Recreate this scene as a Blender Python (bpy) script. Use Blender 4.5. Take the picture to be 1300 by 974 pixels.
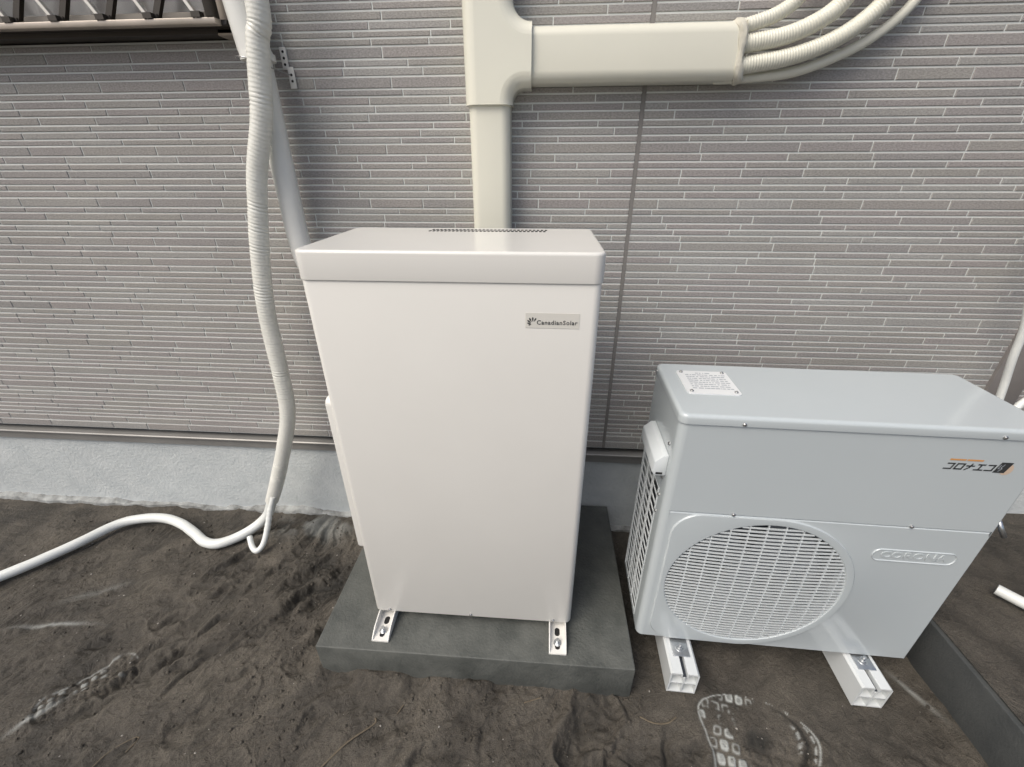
import bpy, bmesh, math, random
import numpy as np
from mathutils import Vector, Matrix

for o in list(bpy.data.objects):
    bpy.data.objects.remove(o)
S = bpy.context.scene
COL = S.collection
R = math.radians
random.seed(7)
RNG = np.random.default_rng(11)

# ------------------------------------------------------------------ camera, sky, sun, exposure
cam = bpy.data.objects.new('camera', bpy.data.cameras.new('camera'))
COL.objects.link(cam)
cam.location = (0.0, -1.4642, 1.4844)
cam.rotation_euler = (R(62.698), R(0.186), R(4.226))
cam.data.sensor_width = 36.0
cam.data.lens = 36.0 * 540.64 / 1300
cam.data.clip_start = 0.02
cam.data.clip_end = 400
S.camera = cam

SUN_DIR = Vector((0.44, 0.43, -0.79)).normalized()      # the way the light travels
world = bpy.data.worlds.new('World')
S.world = world
world.use_nodes = True
wn = world.node_tree.nodes
sky = wn.new('ShaderNodeTexSky')
sky.sky_type = 'NISHITA'
sky.sun_disc = False
sky.sun_elevation = math.asin(-SUN_DIR.z)
sky.sun_rotation = math.atan2(-SUN_DIR.x, -SUN_DIR.y)
sky.air_density = 1.0
sky.dust_density = 5.0
sky.ozone_density = 0.7
world.node_tree.links.new(sky.outputs[0], wn['Background'].inputs[0])
wn['Background'].inputs[1].default_value = 0.10

sun = bpy.data.objects.new('sun', bpy.data.lights.new('sun', 'SUN'))
COL.objects.link(sun)
sun.data.energy = 1.4
sun.data.angle = R(40)
sun.data.color = (1.0, 0.985, 0.91)
sun.rotation_euler = SUN_DIR.to_track_quat('-Z', 'Y').to_euler()

S.view_settings.view_transform = 'Standard'
S.view_settings.look = 'None'
S.view_settings.exposure = 0.50
S.view_settings.gamma = 1.0
S.view_settings.use_curve_mapping = False
S.render.engine = 'CYCLES'

# ------------------------------------------------------------------ materials
def mat(name, col, rough=0.5, metal=0.0, spec=0.5, var=None, vscale=20.0, vdetail=4.0, bump=0.0, bscale=200.0,
        bdist=0.001, coat=0.0, rvar=0.0, stretch=None, attr=None, attr_col=None):
    m = bpy.data.materials.new(name)
    m.use_nodes = True
    nt = m.node_tree
    N, L = nt.nodes, nt.links
    b = N['Principled BSDF']
    b.inputs['Base Color'].default_value = (*col, 1)
    b.inputs['Roughness'].default_value = rough
    b.inputs['Metallic'].default_value = metal
    b.inputs['Specular IOR Level'].default_value = spec
    b.inputs['Coat Weight'].default_value = coat
    b.inputs['Coat Roughness'].default_value = 0.12
    tc = N.new('ShaderNodeTexCoord')
    src = tc.outputs['Object']
    if stretch:
        mp = N.new('ShaderNodeMapping')
        mp.inputs['Scale'].default_value = stretch
        L.new(src, mp.inputs['Vector'])
        src = mp.outputs[0]
    last = None
    if var:
        n = N.new('ShaderNodeTexNoise')
        n.inputs['Scale'].default_value = vscale
        n.inputs['Detail'].default_value = vdetail
        n.inputs['Roughness'].default_value = 0.62
        L.new(src, n.inputs['Vector'])
        rp = N.new('ShaderNodeValToRGB')
        rp.color_ramp.elements[0].position = 0.3
        rp.color_ramp.elements[1].position = 0.7
        rp.color_ramp.elements[0].color = (*col, 1)
        rp.color_ramp.elements[1].color = (*var, 1)
        L.new(n.outputs['Fac'], rp.inputs[0])
        last = rp.outputs[0]
        if rvar:
            mr = N.new('ShaderNodeMapRange')
            mr.inputs['From Min'].default_value = 0.3
            mr.inputs['From Max'].default_value = 0.7
            mr.inputs['To Min'].default_value = rough - rvar
            mr.inputs['To Max'].default_value = rough + rvar
            L.new(n.outputs['Fac'], mr.inputs['Value'])
            L.new(mr.outputs[0], b.inputs['Roughness'])
    if attr:
        a = N.new('ShaderNodeAttribute')
        a.attribute_name = attr
        mx = N.new('ShaderNodeMix')
        mx.data_type = 'RGBA'
        L.new(a.outputs['Fac'], mx.inputs['Factor'])
        if last:
            L.new(last, mx.inputs['A'])
        else:
            mx.inputs['A'].default_value = (*col, 1)
        mx.inputs['B'].default_value = (*attr_col, 1)
        last = mx.outputs['Result']
    if last:
        L.new(last, b.inputs['Base Color'])
    if bump:
        n2 = N.new('ShaderNodeTexNoise')
        n2.inputs['Scale'].default_value = bscale
        n2.inputs['Detail'].default_value = 5.0
        L.new(src, n2.inputs['Vector'])
        bp = N.new('ShaderNodeBump')
        bp.inputs['Strength'].default_value = bump
        bp.inputs['Distance'].default_value = bdist
        L.new(n2.outputs['Fac'], bp.inputs['Height'])
        L.new(bp.outputs[0], b.inputs['Normal'])
    return m

M = {}
M['mortar'] = mat('mortar_paint', (0.70, 0.725, 0.705), 0.6, var=(0.62, 0.645, 0.625), vscale=9, bump=0.3, bscale=300)
M['foundation'] = mat('foundation_concrete', (0.56, 0.59, 0.595), 0.85, var=(0.47, 0.505, 0.515), vscale=10, vdetail=10, bump=0.8, bscale=90, bdist=0.004)
M['footing'] = mat('footing_mortar', (0.42, 0.435, 0.43), 0.9, var=(0.10, 0.10, 0.095), vscale=14, vdetail=8, bump=0.8, bscale=90, bdist=0.005)
M['flashing'] = mat('flashing_metal', (0.24, 0.235, 0.225), 0.42, 0.3, var=(0.29, 0.285, 0.275), vscale=5)
M['sealant'] = mat('sealant', (0.20, 0.19, 0.18), 0.6)
M['trim'] = mat('trim_board', (0.27, 0.25, 0.24), 0.5, var=(0.23, 0.215, 0.205), vscale=8)
M['frame'] = mat('bronze_frame', (0.52, 0.455, 0.40), 0.35, 0.35, var=(0.36, 0.32, 0.27), vscale=6)
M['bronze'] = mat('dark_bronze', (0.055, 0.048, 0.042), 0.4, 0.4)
M['silver'] = mat('silver_bar', (0.62, 0.60, 0.56), 0.3, 0.7)
M['curtain'] = mat('curtain_cloth', (0.80, 0.75, 0.71), 0.9, var=(0.62, 0.57, 0.54), vscale=6, stretch=(3, 1, 0.6))
M['duct'] = mat('ivory_vinyl', (0.73, 0.72, 0.625), 0.28, spec=0.45, var=(0.70, 0.69, 0.60), vscale=3, bump=0.04, bscale=60)
M['duct_gloss'] = mat('ivory_gloss', (0.74, 0.73, 0.63), 0.10, spec=0.55, coat=0.4)
M['putty'] = mat('putty', (0.62, 0.60, 0.52), 0.75, var=(0.50, 0.48, 0.41), vscale=30, bump=0.6, bscale=60, bdist=0.004)
M['conduit'] = mat('ivory_corrugated', (0.74, 0.73, 0.64), 0.42, var=(0.68, 0.67, 0.58), vscale=14)
M['tape'] = mat('wrap_tape', (0.76, 0.76, 0.71), 0.32, var=(0.68, 0.68, 0.63), vscale=30, bump=0.25, bscale=90, bdist=0.002)
M['whitehose'] = mat('white_hose', (0.74, 0.76, 0.74), 0.32, var=(0.68, 0.70, 0.68), vscale=14)
M['white_pipe'] = mat('white_pipe', (0.76, 0.765, 0.74), 0.3, var=(0.71, 0.715, 0.69), vscale=5)
M['pvc'] = mat('white_pvc', (0.66, 0.69, 0.70), 0.3, var=(0.58, 0.61, 0.62), vscale=5)
M['battery'] = mat('warm_white_paint', (0.72, 0.71, 0.675), 0.36, spec=0.42, var=(0.70, 0.69, 0.655), vscale=4, bump=0.05, bscale=900, bdist=0.0004)
M['lid'] = mat('warm_white_lid', (0.73, 0.72, 0.685), 0.20, spec=0.5, var=(0.715, 0.705, 0.67), vscale=4, bump=0.04, bscale=900, bdist=0.0004)
M['sticker'] = mat('sticker', (0.685, 0.67, 0.62), 0.45)
M['ink'] = mat('ink', (0.035, 0.038, 0.04), 0.5)
M['greyink'] = mat('grey_ink', (0.33, 0.36, 0.40), 0.6)
M['orange'] = mat('orange_print', (0.62, 0.30, 0.10), 0.5)
M['pad'] = mat('pad_concrete', (0.058, 0.063, 0.059), 0.62, var=(0.112, 0.117, 0.108), vscale=11, vdetail=8, bump=0.7, bscale=120, bdist=0.003, rvar=0.1)
M['kerb'] = mat('kerb_concrete', (0.042, 0.046, 0.047), 0.75, var=(0.068, 0.071, 0.070), vscale=8, vdetail=8, bump=0.5, bscale=140, bdist=0.003)
M['unit'] = mat('unit_paint', (0.49, 0.535, 0.555), 0.18, spec=0.5, coat=0.35, var=(0.475, 0.52, 0.54), vscale=3, bump=0.03, bscale=1200, bdist=0.0003)
M['unit_plastic'] = mat('unit_plastic', (0.62, 0.66, 0.68), 0.36, spec=0.45)
M['plate'] = mat('label_plate', (0.72, 0.74, 0.75), 0.28)
M['cavity'] = mat('dark_cavity', (0.035, 0.042, 0.055), 0.7)
M['fan'] = mat('fan_blade', (0.13, 0.145, 0.17), 0.4)
M['fins'] = mat('coil_fins', (0.05, 0.055, 0.06), 0.5, 0.4, var=(0.02, 0.022, 0.025), vscale=8)
M['steel'] = mat('galvanised_steel', (0.62, 0.64, 0.65), 0.28, 0.9, var=(0.48, 0.50, 0.52), vscale=60)
M['screw'] = mat('screw_steel', (0.42, 0.42, 0.42), 0.3, 0.9)
M['bracketw'] = mat('white_bracket', (0.74, 0.73, 0.70), 0.35)
M['black'] = mat('slot_black', (0.012, 0.012, 0.013), 0.8)
M['hole'] = mat('vent_black', (0.006, 0.006, 0.007), 1.0, spec=0.0)
M['straw'] = mat('straw', (0.16, 0.13, 0.09), 0.8, var=(0.10, 0.08, 0.055), vscale=80)
M['pebble'] = mat('pale_grit', (0.34, 0.32, 0.29), 0.8)

def brick_material():
    m = bpy.data.materials.new('brick_face')
    m.use_nodes = True
    N, L = m.node_tree.nodes, m.node_tree.links
    b = N['Principled BSDF']
    a = N.new('ShaderNodeAttribute'); a.attribute_name = 'tint'
    rp = N.new('ShaderNodeValToRGB')
    e = rp.color_ramp.elements
    e[0].position = 0.0; e[0].color = (0.288, 0.279, 0.272, 1)
    e[1].position = 1.0; e[1].color = (0.345, 0.338, 0.326, 1)
    for p, c in ((0.35, (0.322, 0.299, 0.291)), (0.7, (0.316, 0.303, 0.284))):
        k = e.new(p); k.color = (*c, 1)
    L.new(a.outputs['Fac'], rp.inputs[0])
    tc = N.new('ShaderNodeNewGeometry')
    mp = N.new('ShaderNodeMapping'); mp.inputs['Scale'].default_value = (1.0, 1.0, 2.2)
    L.new(tc.outputs['Position'], mp.inputs[0])
    n = N.new('ShaderNodeTexNoise'); n.inputs['Scale'].default_value = 150; n.inputs['Detail'].default_value = 6; n.inputs['Roughness'].default_value = 0.7
    L.new(mp.outputs[0], n.inputs[0])
    n3 = N.new('ShaderNodeTexNoise'); n3.inputs['Scale'].default_value = 2.3; n3.inputs['Detail'].default_value = 3
    L.new(tc.outputs['Position'], n3.inputs[0])
    mr = N.new('ShaderNodeMapRange'); mr.inputs['From Min'].default_value = 0.32; mr.inputs['From Max'].default_value = 0.68
    mr.inputs['To Min'].default_value = 0.66; mr.inputs['To Max'].default_value = 1.3
    L.new(n.outputs['Fac'], mr.inputs['Value'])
    mr3 = N.new('ShaderNodeMapRange'); mr3.inputs['To Min'].default_value = 0.86; mr3.inputs['To Max'].default_value = 1.14
    L.new(n3.outputs['Fac'], mr3.inputs['Value'])
    mu = N.new('ShaderNodeMath'); mu.operation = 'MULTIPLY'
    L.new(mr.outputs[0], mu.inputs[0]); L.new(mr3.outputs[0], mu.inputs[1])
    vm = N.new('ShaderNodeVectorMath'); vm.operation = 'SCALE'
    L.new(rp.outputs[0], vm.inputs[0]); L.new(mu.outputs[0], vm.inputs['Scale'])
    L.new(vm.outputs[0], b.inputs['Base Color'])
    b.inputs['Roughness'].default_value = 0.5
    b.inputs['Specular IOR Level'].default_value = 0.45
    bp = N.new('ShaderNodeBump'); bp.inputs['Strength'].default_value = 0.55; bp.inputs['Distance'].default_value = 0.0018
    L.new(n.outputs['Fac'], bp.inputs['Height']); L.new(bp.outputs[0], b.inputs['Normal'])
    return m
M['brick'] = brick_material()

def ground_material():
    m = bpy.data.materials.new('damp_sand')
    m.use_nodes = True
    N, L = m.node_tree.nodes, m.node_tree.links
    b = N['Principled BSDF']
    g = N.new('ShaderNodeNewGeometry')
    n1 = N.new('ShaderNodeTexNoise'); n1.inputs['Scale'].default_value = 3.2; n1.inputs['Detail'].default_value = 7; n1.inputs['Roughness'].default_value = 0.62; n1.inputs['Distortion'].default_value = 0.8
    n2 = N.new('ShaderNodeTexNoise'); n2.inputs['Scale'].default_value = 300; n2.inputs['Detail'].default_value = 3; n2.inputs['Roughness'].default_value = 0.8
    n3 = N.new('ShaderNodeTexNoise'); n3.inputs['Scale'].default_value = 30; n3.inputs['Detail'].default_value = 8; n3.inputs['Roughness'].default_value = 0.65; n3.inputs['Distortion'].default_value = 1.5
    for n in (n1, n2, n3):
        L.new(g.outputs['Position'], n.inputs[0])
    rp = N.new('ShaderNodeValToRGB')
    e = rp.color_ramp.elements
    e[0].position = 0.36; e[0].color = (0.042, 0.037, 0.030, 1)
    e[1].position = 0.66; e[1].color = (0.108, 0.096, 0.079, 1)
    k = e.new(0.5); k.color = (0.078, 0.069, 0.057, 1)
    ad = N.new('ShaderNodeMath'); ad.operation = 'MULTIPLY_ADD'; ad.inputs[1].default_value = 0.35
    sb = N.new('ShaderNodeMath'); sb.operation = 'SUBTRACT'; sb.inputs[1].default_value = 0.175
    L.new(n3.outputs['Fac'], ad.inputs[0]); L.new(n1.outputs['Fac'], ad.inputs[2]); L.new(ad.outputs[0], sb.inputs[0])
    L.new(sb.outputs[0], rp.inputs[0])
    mr = N.new('ShaderNodeMapRange'); mr.inputs['From Min'].default_value = 0.3; mr.inputs['From Max'].default_value = 0.7; mr.inputs['To Min'].default_value = 0.55; mr.inputs['To Max'].default_value = 1.55
    L.new(n2.outputs['Fac'], mr.inputs['Value'])
    vm = N.new('ShaderNodeVectorMath'); vm.operation = 'SCALE'
    L.new(rp.outputs[0], vm.inputs[0]); L.new(mr.outputs[0], vm.inputs['Scale'])
    ad2 = N.new('ShaderNodeAttribute'); ad2.attribute_name = 'damp_shade'
    mx0 = N.new('ShaderNodeMix'); mx0.data_type = 'RGBA'
    L.new(ad2.outputs['Fac'], mx0.inputs['Factor']); L.new(vm.outputs[0], mx0.inputs['A']); mx0.inputs['B'].default_value = (0.026, 0.025, 0.022, 1)  # near-black mix for damp soil and for shade painted into hollows
    at = N.new('ShaderNodeAttribute'); at.attribute_name = 'residue'
    mx = N.new('ShaderNodeMix'); mx.data_type = 'RGBA'
    L.new(at.outputs['Fac'], mx.inputs['Factor']); L.new(mx0.outputs['Result'], mx.inputs['A']); mx.inputs['B'].default_value = (0.50, 0.52, 0.50, 1)
    L.new(mx.outputs['Result'], b.inputs['Base Color'])
    mrr = N.new('ShaderNodeMapRange'); mrr.inputs['From Min'].default_value = 0.35; mrr.inputs['From Max'].default_value = 0.65; mrr.inputs['To Min'].default_value = 0.5; mrr.inputs['To Max'].default_value = 0.85
    L.new(n1.outputs['Fac'], mrr.inputs['Value']); L.new(mrr.outputs[0], b.inputs['Roughness'])
    b.inputs['Specular IOR Level'].default_value = 0.35
    bp = N.new('ShaderNodeBump'); bp.inputs['Strength'].default_value = 0.9; bp.inputs['Distance'].default_value = 0.003
    L.new(n2.outputs['Fac'], bp.inputs['Height'])
    bp2 = N.new('ShaderNodeBump'); bp2.inputs['Strength'].default_value = 0.8; bp2.inputs['Distance'].default_value = 0.012
    L.new(n3.outputs['Fac'], bp2.inputs['Height']); L.new(bp2.outputs[0], bp.inputs['Normal'])
    L.new(bp.outputs[0], b.inputs['Normal'])
    return m
M['ground'] = ground_material()

def glass_material():
    m = bpy.data.materials.new('frosted_glass')
    m.use_nodes = True
    b = m.node_tree.nodes['Principled BSDF']
    b.inputs['Base Color'].default_value = (0.85, 0.86, 0.86, 1)
    b.inputs['Roughness'].default_value = 0.12
    b.inputs['Transmission Weight'].default_value = 1.0
    return m
M['glass'] = glass_material()

# ------------------------------------------------------------------ helpers
def link(name, me, material=None, parent=None):
    o = bpy.data.objects.new(name, me)
    COL.objects.link(o)
    if material is not None and me is not None and not me.materials:
        me.materials.append(material)
    if parent is not None:
        o.parent = parent
    return o

def thing(name, label, cat, loc=(0, 0, 0), rz=0.0, group=None):
    o = link(name, None)
    o.location = loc
    o.rotation_euler = (0, 0, rz)
    o.empty_display_size = 0.1
    return tag(o, label, cat, group)

def tag(o, label, cat, group=None):
    o['label'] = label
    o['category'] = cat
    if group:
        o['group'] = group
    return o

class MB:
    """Collects vertices and faces of one mesh."""
    def __init__(self):
        self.v = []; self.f = []; self.smooth = []
    def add(self, vs, fs, smooth=False):
        n = len(self.v)
        self.v += [tuple(p) for p in vs]
        self.f += [tuple(i + n for i in f) for f in fs]
        self.smooth += [smooth] * len(fs)
        return self
    def box(self, x0, x1, y0, y1, z0, z1):
        return self.add([(x0, y0, z0), (x1, y0, z0), (x1, y1, z0), (x0, y1, z0), (x0, y0, z1), (x1, y0, z1), (x1, y1, z1), (x0, y1, z1)],
                        [(0, 3, 2, 1), (4, 5, 6, 7), (0, 1, 5, 4), (1, 2, 6, 5), (2, 3, 7, 6), (3, 0, 4, 7)])
    def cyl(self, c, axis, r, h, n=20, r2=None):
        """Capped cylinder from c along axis for length h."""
        a = Vector(axis).normalized()
        u = a.orthogonal().normalized(); w = a.cross(u)
        c = Vector(c); r2 = r if r2 is None else r2
        vs = []
        for k, rr in ((0, r), (1, r2)):
            for i in range(n):
                t = 2 * math.pi * i / n
                vs.append(c + a * (h * k) + u * (rr * math.cos(t)) + w * (rr * math.sin(t)))
        self.add(vs, [(i, (i + 1) % n, n + (i + 1) % n, n + i) for i in range(n)], True)
        self.add(vs[:n], [tuple(range(n - 1, -1, -1))])
        self.add(vs[n:], [tuple(range(n))])
        return self
    def tube(self, path, rad, n=16, caps=True):
        """rad: number or function(s, theta) of arc length and angle."""
        P = [Vector(p) for p in path]
        T = [(P[min(i + 1, len(P) - 1)] - P[max(i - 1, 0)]).normalized() for i in range(len(P))]
        u = T[0].orthogonal().normalized()
        vs = []; s = 0.0
        for i, p in enumerate(P):
            if i:
                s += (p - P[i - 1]).length
            u = (u - T[i] * u.dot(T[i])).normalized()
            w = T[i].cross(u)
            for k in range(n):
                t = 2 * math.pi * k / n
                r = rad(s, t) if callable(rad) else rad
                vs.append(p + u * (r * math.cos(t)) + w * (r * math.sin(t)))
        fs = []
        for i in range(len(P) - 1):
            for k in range(n):
                a, b2 = i * n + k, i * n + (k + 1) % n
                fs.append((a, b2, b2 + n, a + n))
        self.add(vs, fs, True)
        if caps:
            self.add(vs[:n], [tuple(range(n - 1, -1, -1))])
            self.add(vs[-n:], [tuple(range(n))])
        return self
    def loft(self, rings, cap0=True, cap1=True, smooth=True, closed=True):
        n = len(rings[0]); vs = [p for r in rings for p in r]; fs = []
        for i in range(len(rings) - 1):
            for k in range(n if closed else n - 1):
                a, b2 = i * n + k, i * n + (k + 1) % n
                fs.append((a, b2, b2 + n, a + n))
        self.add(vs, fs, smooth)
        if cap0: self.add(rings[0], [tuple(range(n - 1, -1, -1))])
        if cap1: self.add(rings[-1], [tuple(range(n))])
        return self
    def mesh(self, name='mesh', weld=False):
        me = bpy.data.meshes.new(name)
        me.from_pydata(self.v, [], self.f)
        me.polygons.foreach_set('use_smooth', self.smooth)
        me.update()
        return me
    def build(self, name, material, parent=None, bevel=0.0, segs=2, autosmooth=True):
        me = self.mesh(name)
        bm = bmesh.new(); bm.from_mesh(me)
        bmesh.ops.remove_doubles(bm, verts=bm.verts, dist=1e-5)
        bmesh.ops.recalc_face_normals(bm, faces=bm.faces)
        if bevel:
            ed = [e for e in bm.edges if len(e.link_faces) == 2 and e.calc_face_angle(0) > 0.6]
            bmesh.ops.bevel(bm, geom=ed, offset=bevel, segments=segs, profile=0.5, affect='EDGES', clamp_overlap=True)
            for f in bm.faces: f.smooth = True
        if autosmooth:
            for e in bm.edges:
                e.smooth = not (len(e.link_faces) == 2 and e.calc_face_angle(0) > 0.55)
        bm.to_mesh(me); bm.free()
        return link(name, me, material, parent)

def rrect(x0, x1, y0, y1, r, n=6):
    """Rounded rectangle, counter-clockwise, r a number or 4 radii (x0y0, x1y0, x1y1, x0y1)."""
    rs = (r,) * 4 if not isinstance(r, (tuple, list)) else r
    out = []
    for (cx, cy, a0, q) in ((x0 + rs[0], y0 + rs[0], 180, rs[0]), (x1 - rs[1], y0 + rs[1], 270, rs[1]),
                            (x1 - rs[2], y1 - rs[2], 0, rs[2]), (x0 + rs[3], y1 - rs[3], 90, rs[3])):
        for i in range(n + 1):
            t = R(a0 + 90 * i / n)
            out.append((cx + q * math.cos(t), cy + q * math.sin(t)))
    return out

def rprism(mb, x0, x1, y0, y1, r, profile, n=6):
    """profile: list of (inset, z) from the bottom up."""
    rings = []
    for ins, z in profile:
        rings.append([(x, y, z) for x, y in rrect(x0 + ins, x1 - ins, y0 + ins, y1 - ins, max(r - ins, 0.0008), n)])
    return mb.loft(rings)

def edge_profile(z0, z1, rb, rt, k=4):
    p = []
    for i in range(k + 1):
        t = math.pi / 2 * i / k
        p.append((rb * (1 - math.sin(t)), z0 + rb * (1 - math.cos(t))))
    for i in range(k + 1):
        t = math.pi / 2 * i / k
        p.append((rt * (1 - math.cos(t)), z1 - rt + rt * math.sin(t)))
    return p

def spline(pts, step=0.01):
    """Catmull-Rom through pts, resampled evenly."""
    P = [Vector(p) for p in pts]
    P = [P[0] * 2 - P[1]] + P + [P[-1] * 2 - P[-2]]
    d = []
    for i in range(1, len(P) - 2):
        a, b, c, e = P[i - 1], P[i], P[i + 1], P[i + 2]
        for k in range(40):
            t = k / 40
            d.append(0.5 * ((2 * b) + (c - a) * t + (2 * a - 5 * b + 4 * c - e) * t * t + (3 * b - a - 3 * c + e) * t ** 3))
    d.append(P[-2])
    out = [d[0]]; acc = 0.0
    for i in range(1, len(d)):
        seg = (d[i] - d[i - 1]).length
        while acc + seg >= step:
            t = (step - acc) / seg
            q = d[i - 1].lerp(d[i], t)
            out.append(q)
            d[i - 1] = q; seg = (d[i] - q).length; acc = 0.0
        acc += seg
    out.append(d[-1])
    return out

def text_mesh(body, size, extrude, bold=0.0, shear=0.0, spacing=1.0):
    cu = bpy.data.curves.new('lettering', 'FONT')
    cu.body = body; cu.size = size; cu.extrude = extrude; cu.offset = bold; cu.shear = shear; cu.space_character = spacing
    cu.align_x = 'CENTER'; cu.align_y = 'CENTER'; cu.resolution_u = 3
    o = bpy.data.objects.new('tmp', cu); COL.objects.link(o)
    bpy.context.view_layer.update()
    me = bpy.data.meshes.new_from_object(o.evaluated_get(bpy.context.evaluated_depsgraph_get()))
    bpy.data.objects.remove(o)
    return me

# ------------------------------------------------------------------ value noise for the sand
def vnoise(x, y, seed, cell):
    n = 256
    g = np.random.default_rng(seed).random((n, n))
    u = x / cell; v = y / cell
    iu = np.floor(u).astype(int); iv = np.floor(v).astype(int)
    fu = u - iu; fv = v - iv
    fu = fu * fu * fu * (fu * (fu * 6 - 15) + 10); fv = fv * fv * fv * (fv * (fv * 6 - 15) + 10)
    a = g[iu % n, iv % n]; b = g[(iu + 1) % n, iv % n]; c = g[iu % n, (iv + 1) % n]; d = g[(iu + 1) % n, (iv + 1) % n]
    return (a * (1 - fu) + b * fu) * (1 - fv) + (c * (1 - fu) + d * fu) * fv - 0.5

def fbm(x, y, seed, cell, octv=4, gain=0.5):
    s = 0; amp = 1.0
    for i in range(octv):
        s = s + amp * vnoise(x + 7.3 * i, y - 3.1 * i, seed + i, cell)
        cell *= 0.5; amp *= gain
    return s

def sstep(a, b, x):
    t = np.clip((x - a) / (b - a), 0, 1)
    return t * t * (3 - 2 * t)

def shoe(u, v, L, Wd):
    """Signed 'inside' value of a sole outline: 0 at the edge, positive inside (metres, roughly)."""
    w = Wd * (0.5 - 0.10 * np.cos(2 * math.pi * (u / L + 0.08)) * 0.9) * np.sqrt(np.clip(1 - np.abs(2 * u / L) ** 3.2, 0, 1))
    return w - np.abs(v)

FOOT = [  # x, y, heading (deg, toe direction from +x), length, width, depth, residue strength
    (-1.42, -0.80, 45, 0.26, 0.115, 0.008, 0.9),
    (0.655, -0.845, 78, 0.34, 0.32, 0.010, 1.0),
    (0.17, -0.80, 60, 0.26, 0.13, 0.026, 0.0),
    (0.20, -0.98, 75, 0.26, 0.12, 0.020, 0.0),
    (-0.72, -0.62, 40, 0.27, 0.11, 0.014, 0.0),
    (-0.98, -0.82, 50, 0.27, 0.11, 0.012, 0.0),
    (-1.30, -0.50, 55, 0.27, 0.11, 0.010, 0.0),
    (-1.12, -0.30, 35, 0.26, 0.10, 0.012, 0.0),
    (-0.50, -0.92, 60, 0.26, 0.10, 0.008, 0.0),
    (-0.85, -1.05, 55, 0.27, 0.11, 0.010, 0.0),
]

_rg = random.Random(31)
GOUGE = tuple((_rg.uniform(-1.35, -0.72), _rg.uniform(-0.85, -0.18), _rg.uniform(32, 68), _rg.uniform(0.06, 0.19), _rg.uniform(0.009, 0.024), _rg.uniform(0.006, 0.018)) for _ in range(34)) \
    + tuple((_rg.uniform(-0.70, 0.50), _rg.uniform(-1.02, -0.76), _rg.uniform(30, 80), _rg.uniform(0.05, 0.14), _rg.uniform(0.008, 0.02), _rg.uniform(0.006, 0.016)) for _ in range(12)) \
    + tuple((_rg.uniform(0.70, 1.22), _rg.uniform(-0.95, -0.70), _rg.uniform(-60, -30), _rg.uniform(0.08, 0.2), _rg.uniform(0.010, 0.024), _rg.uniform(0.005, 0.012)) for _ in range(8)) \
    + tuple((_rg.uniform(-2.2, -1.35), _rg.uniform(-0.95, -0.3), _rg.uniform(5, 50), _rg.uniform(0.10, 0.4), _rg.uniform(0.012, 0.03), _rg.uniform(0.004, 0.010)) for _ in range(10))

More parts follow.
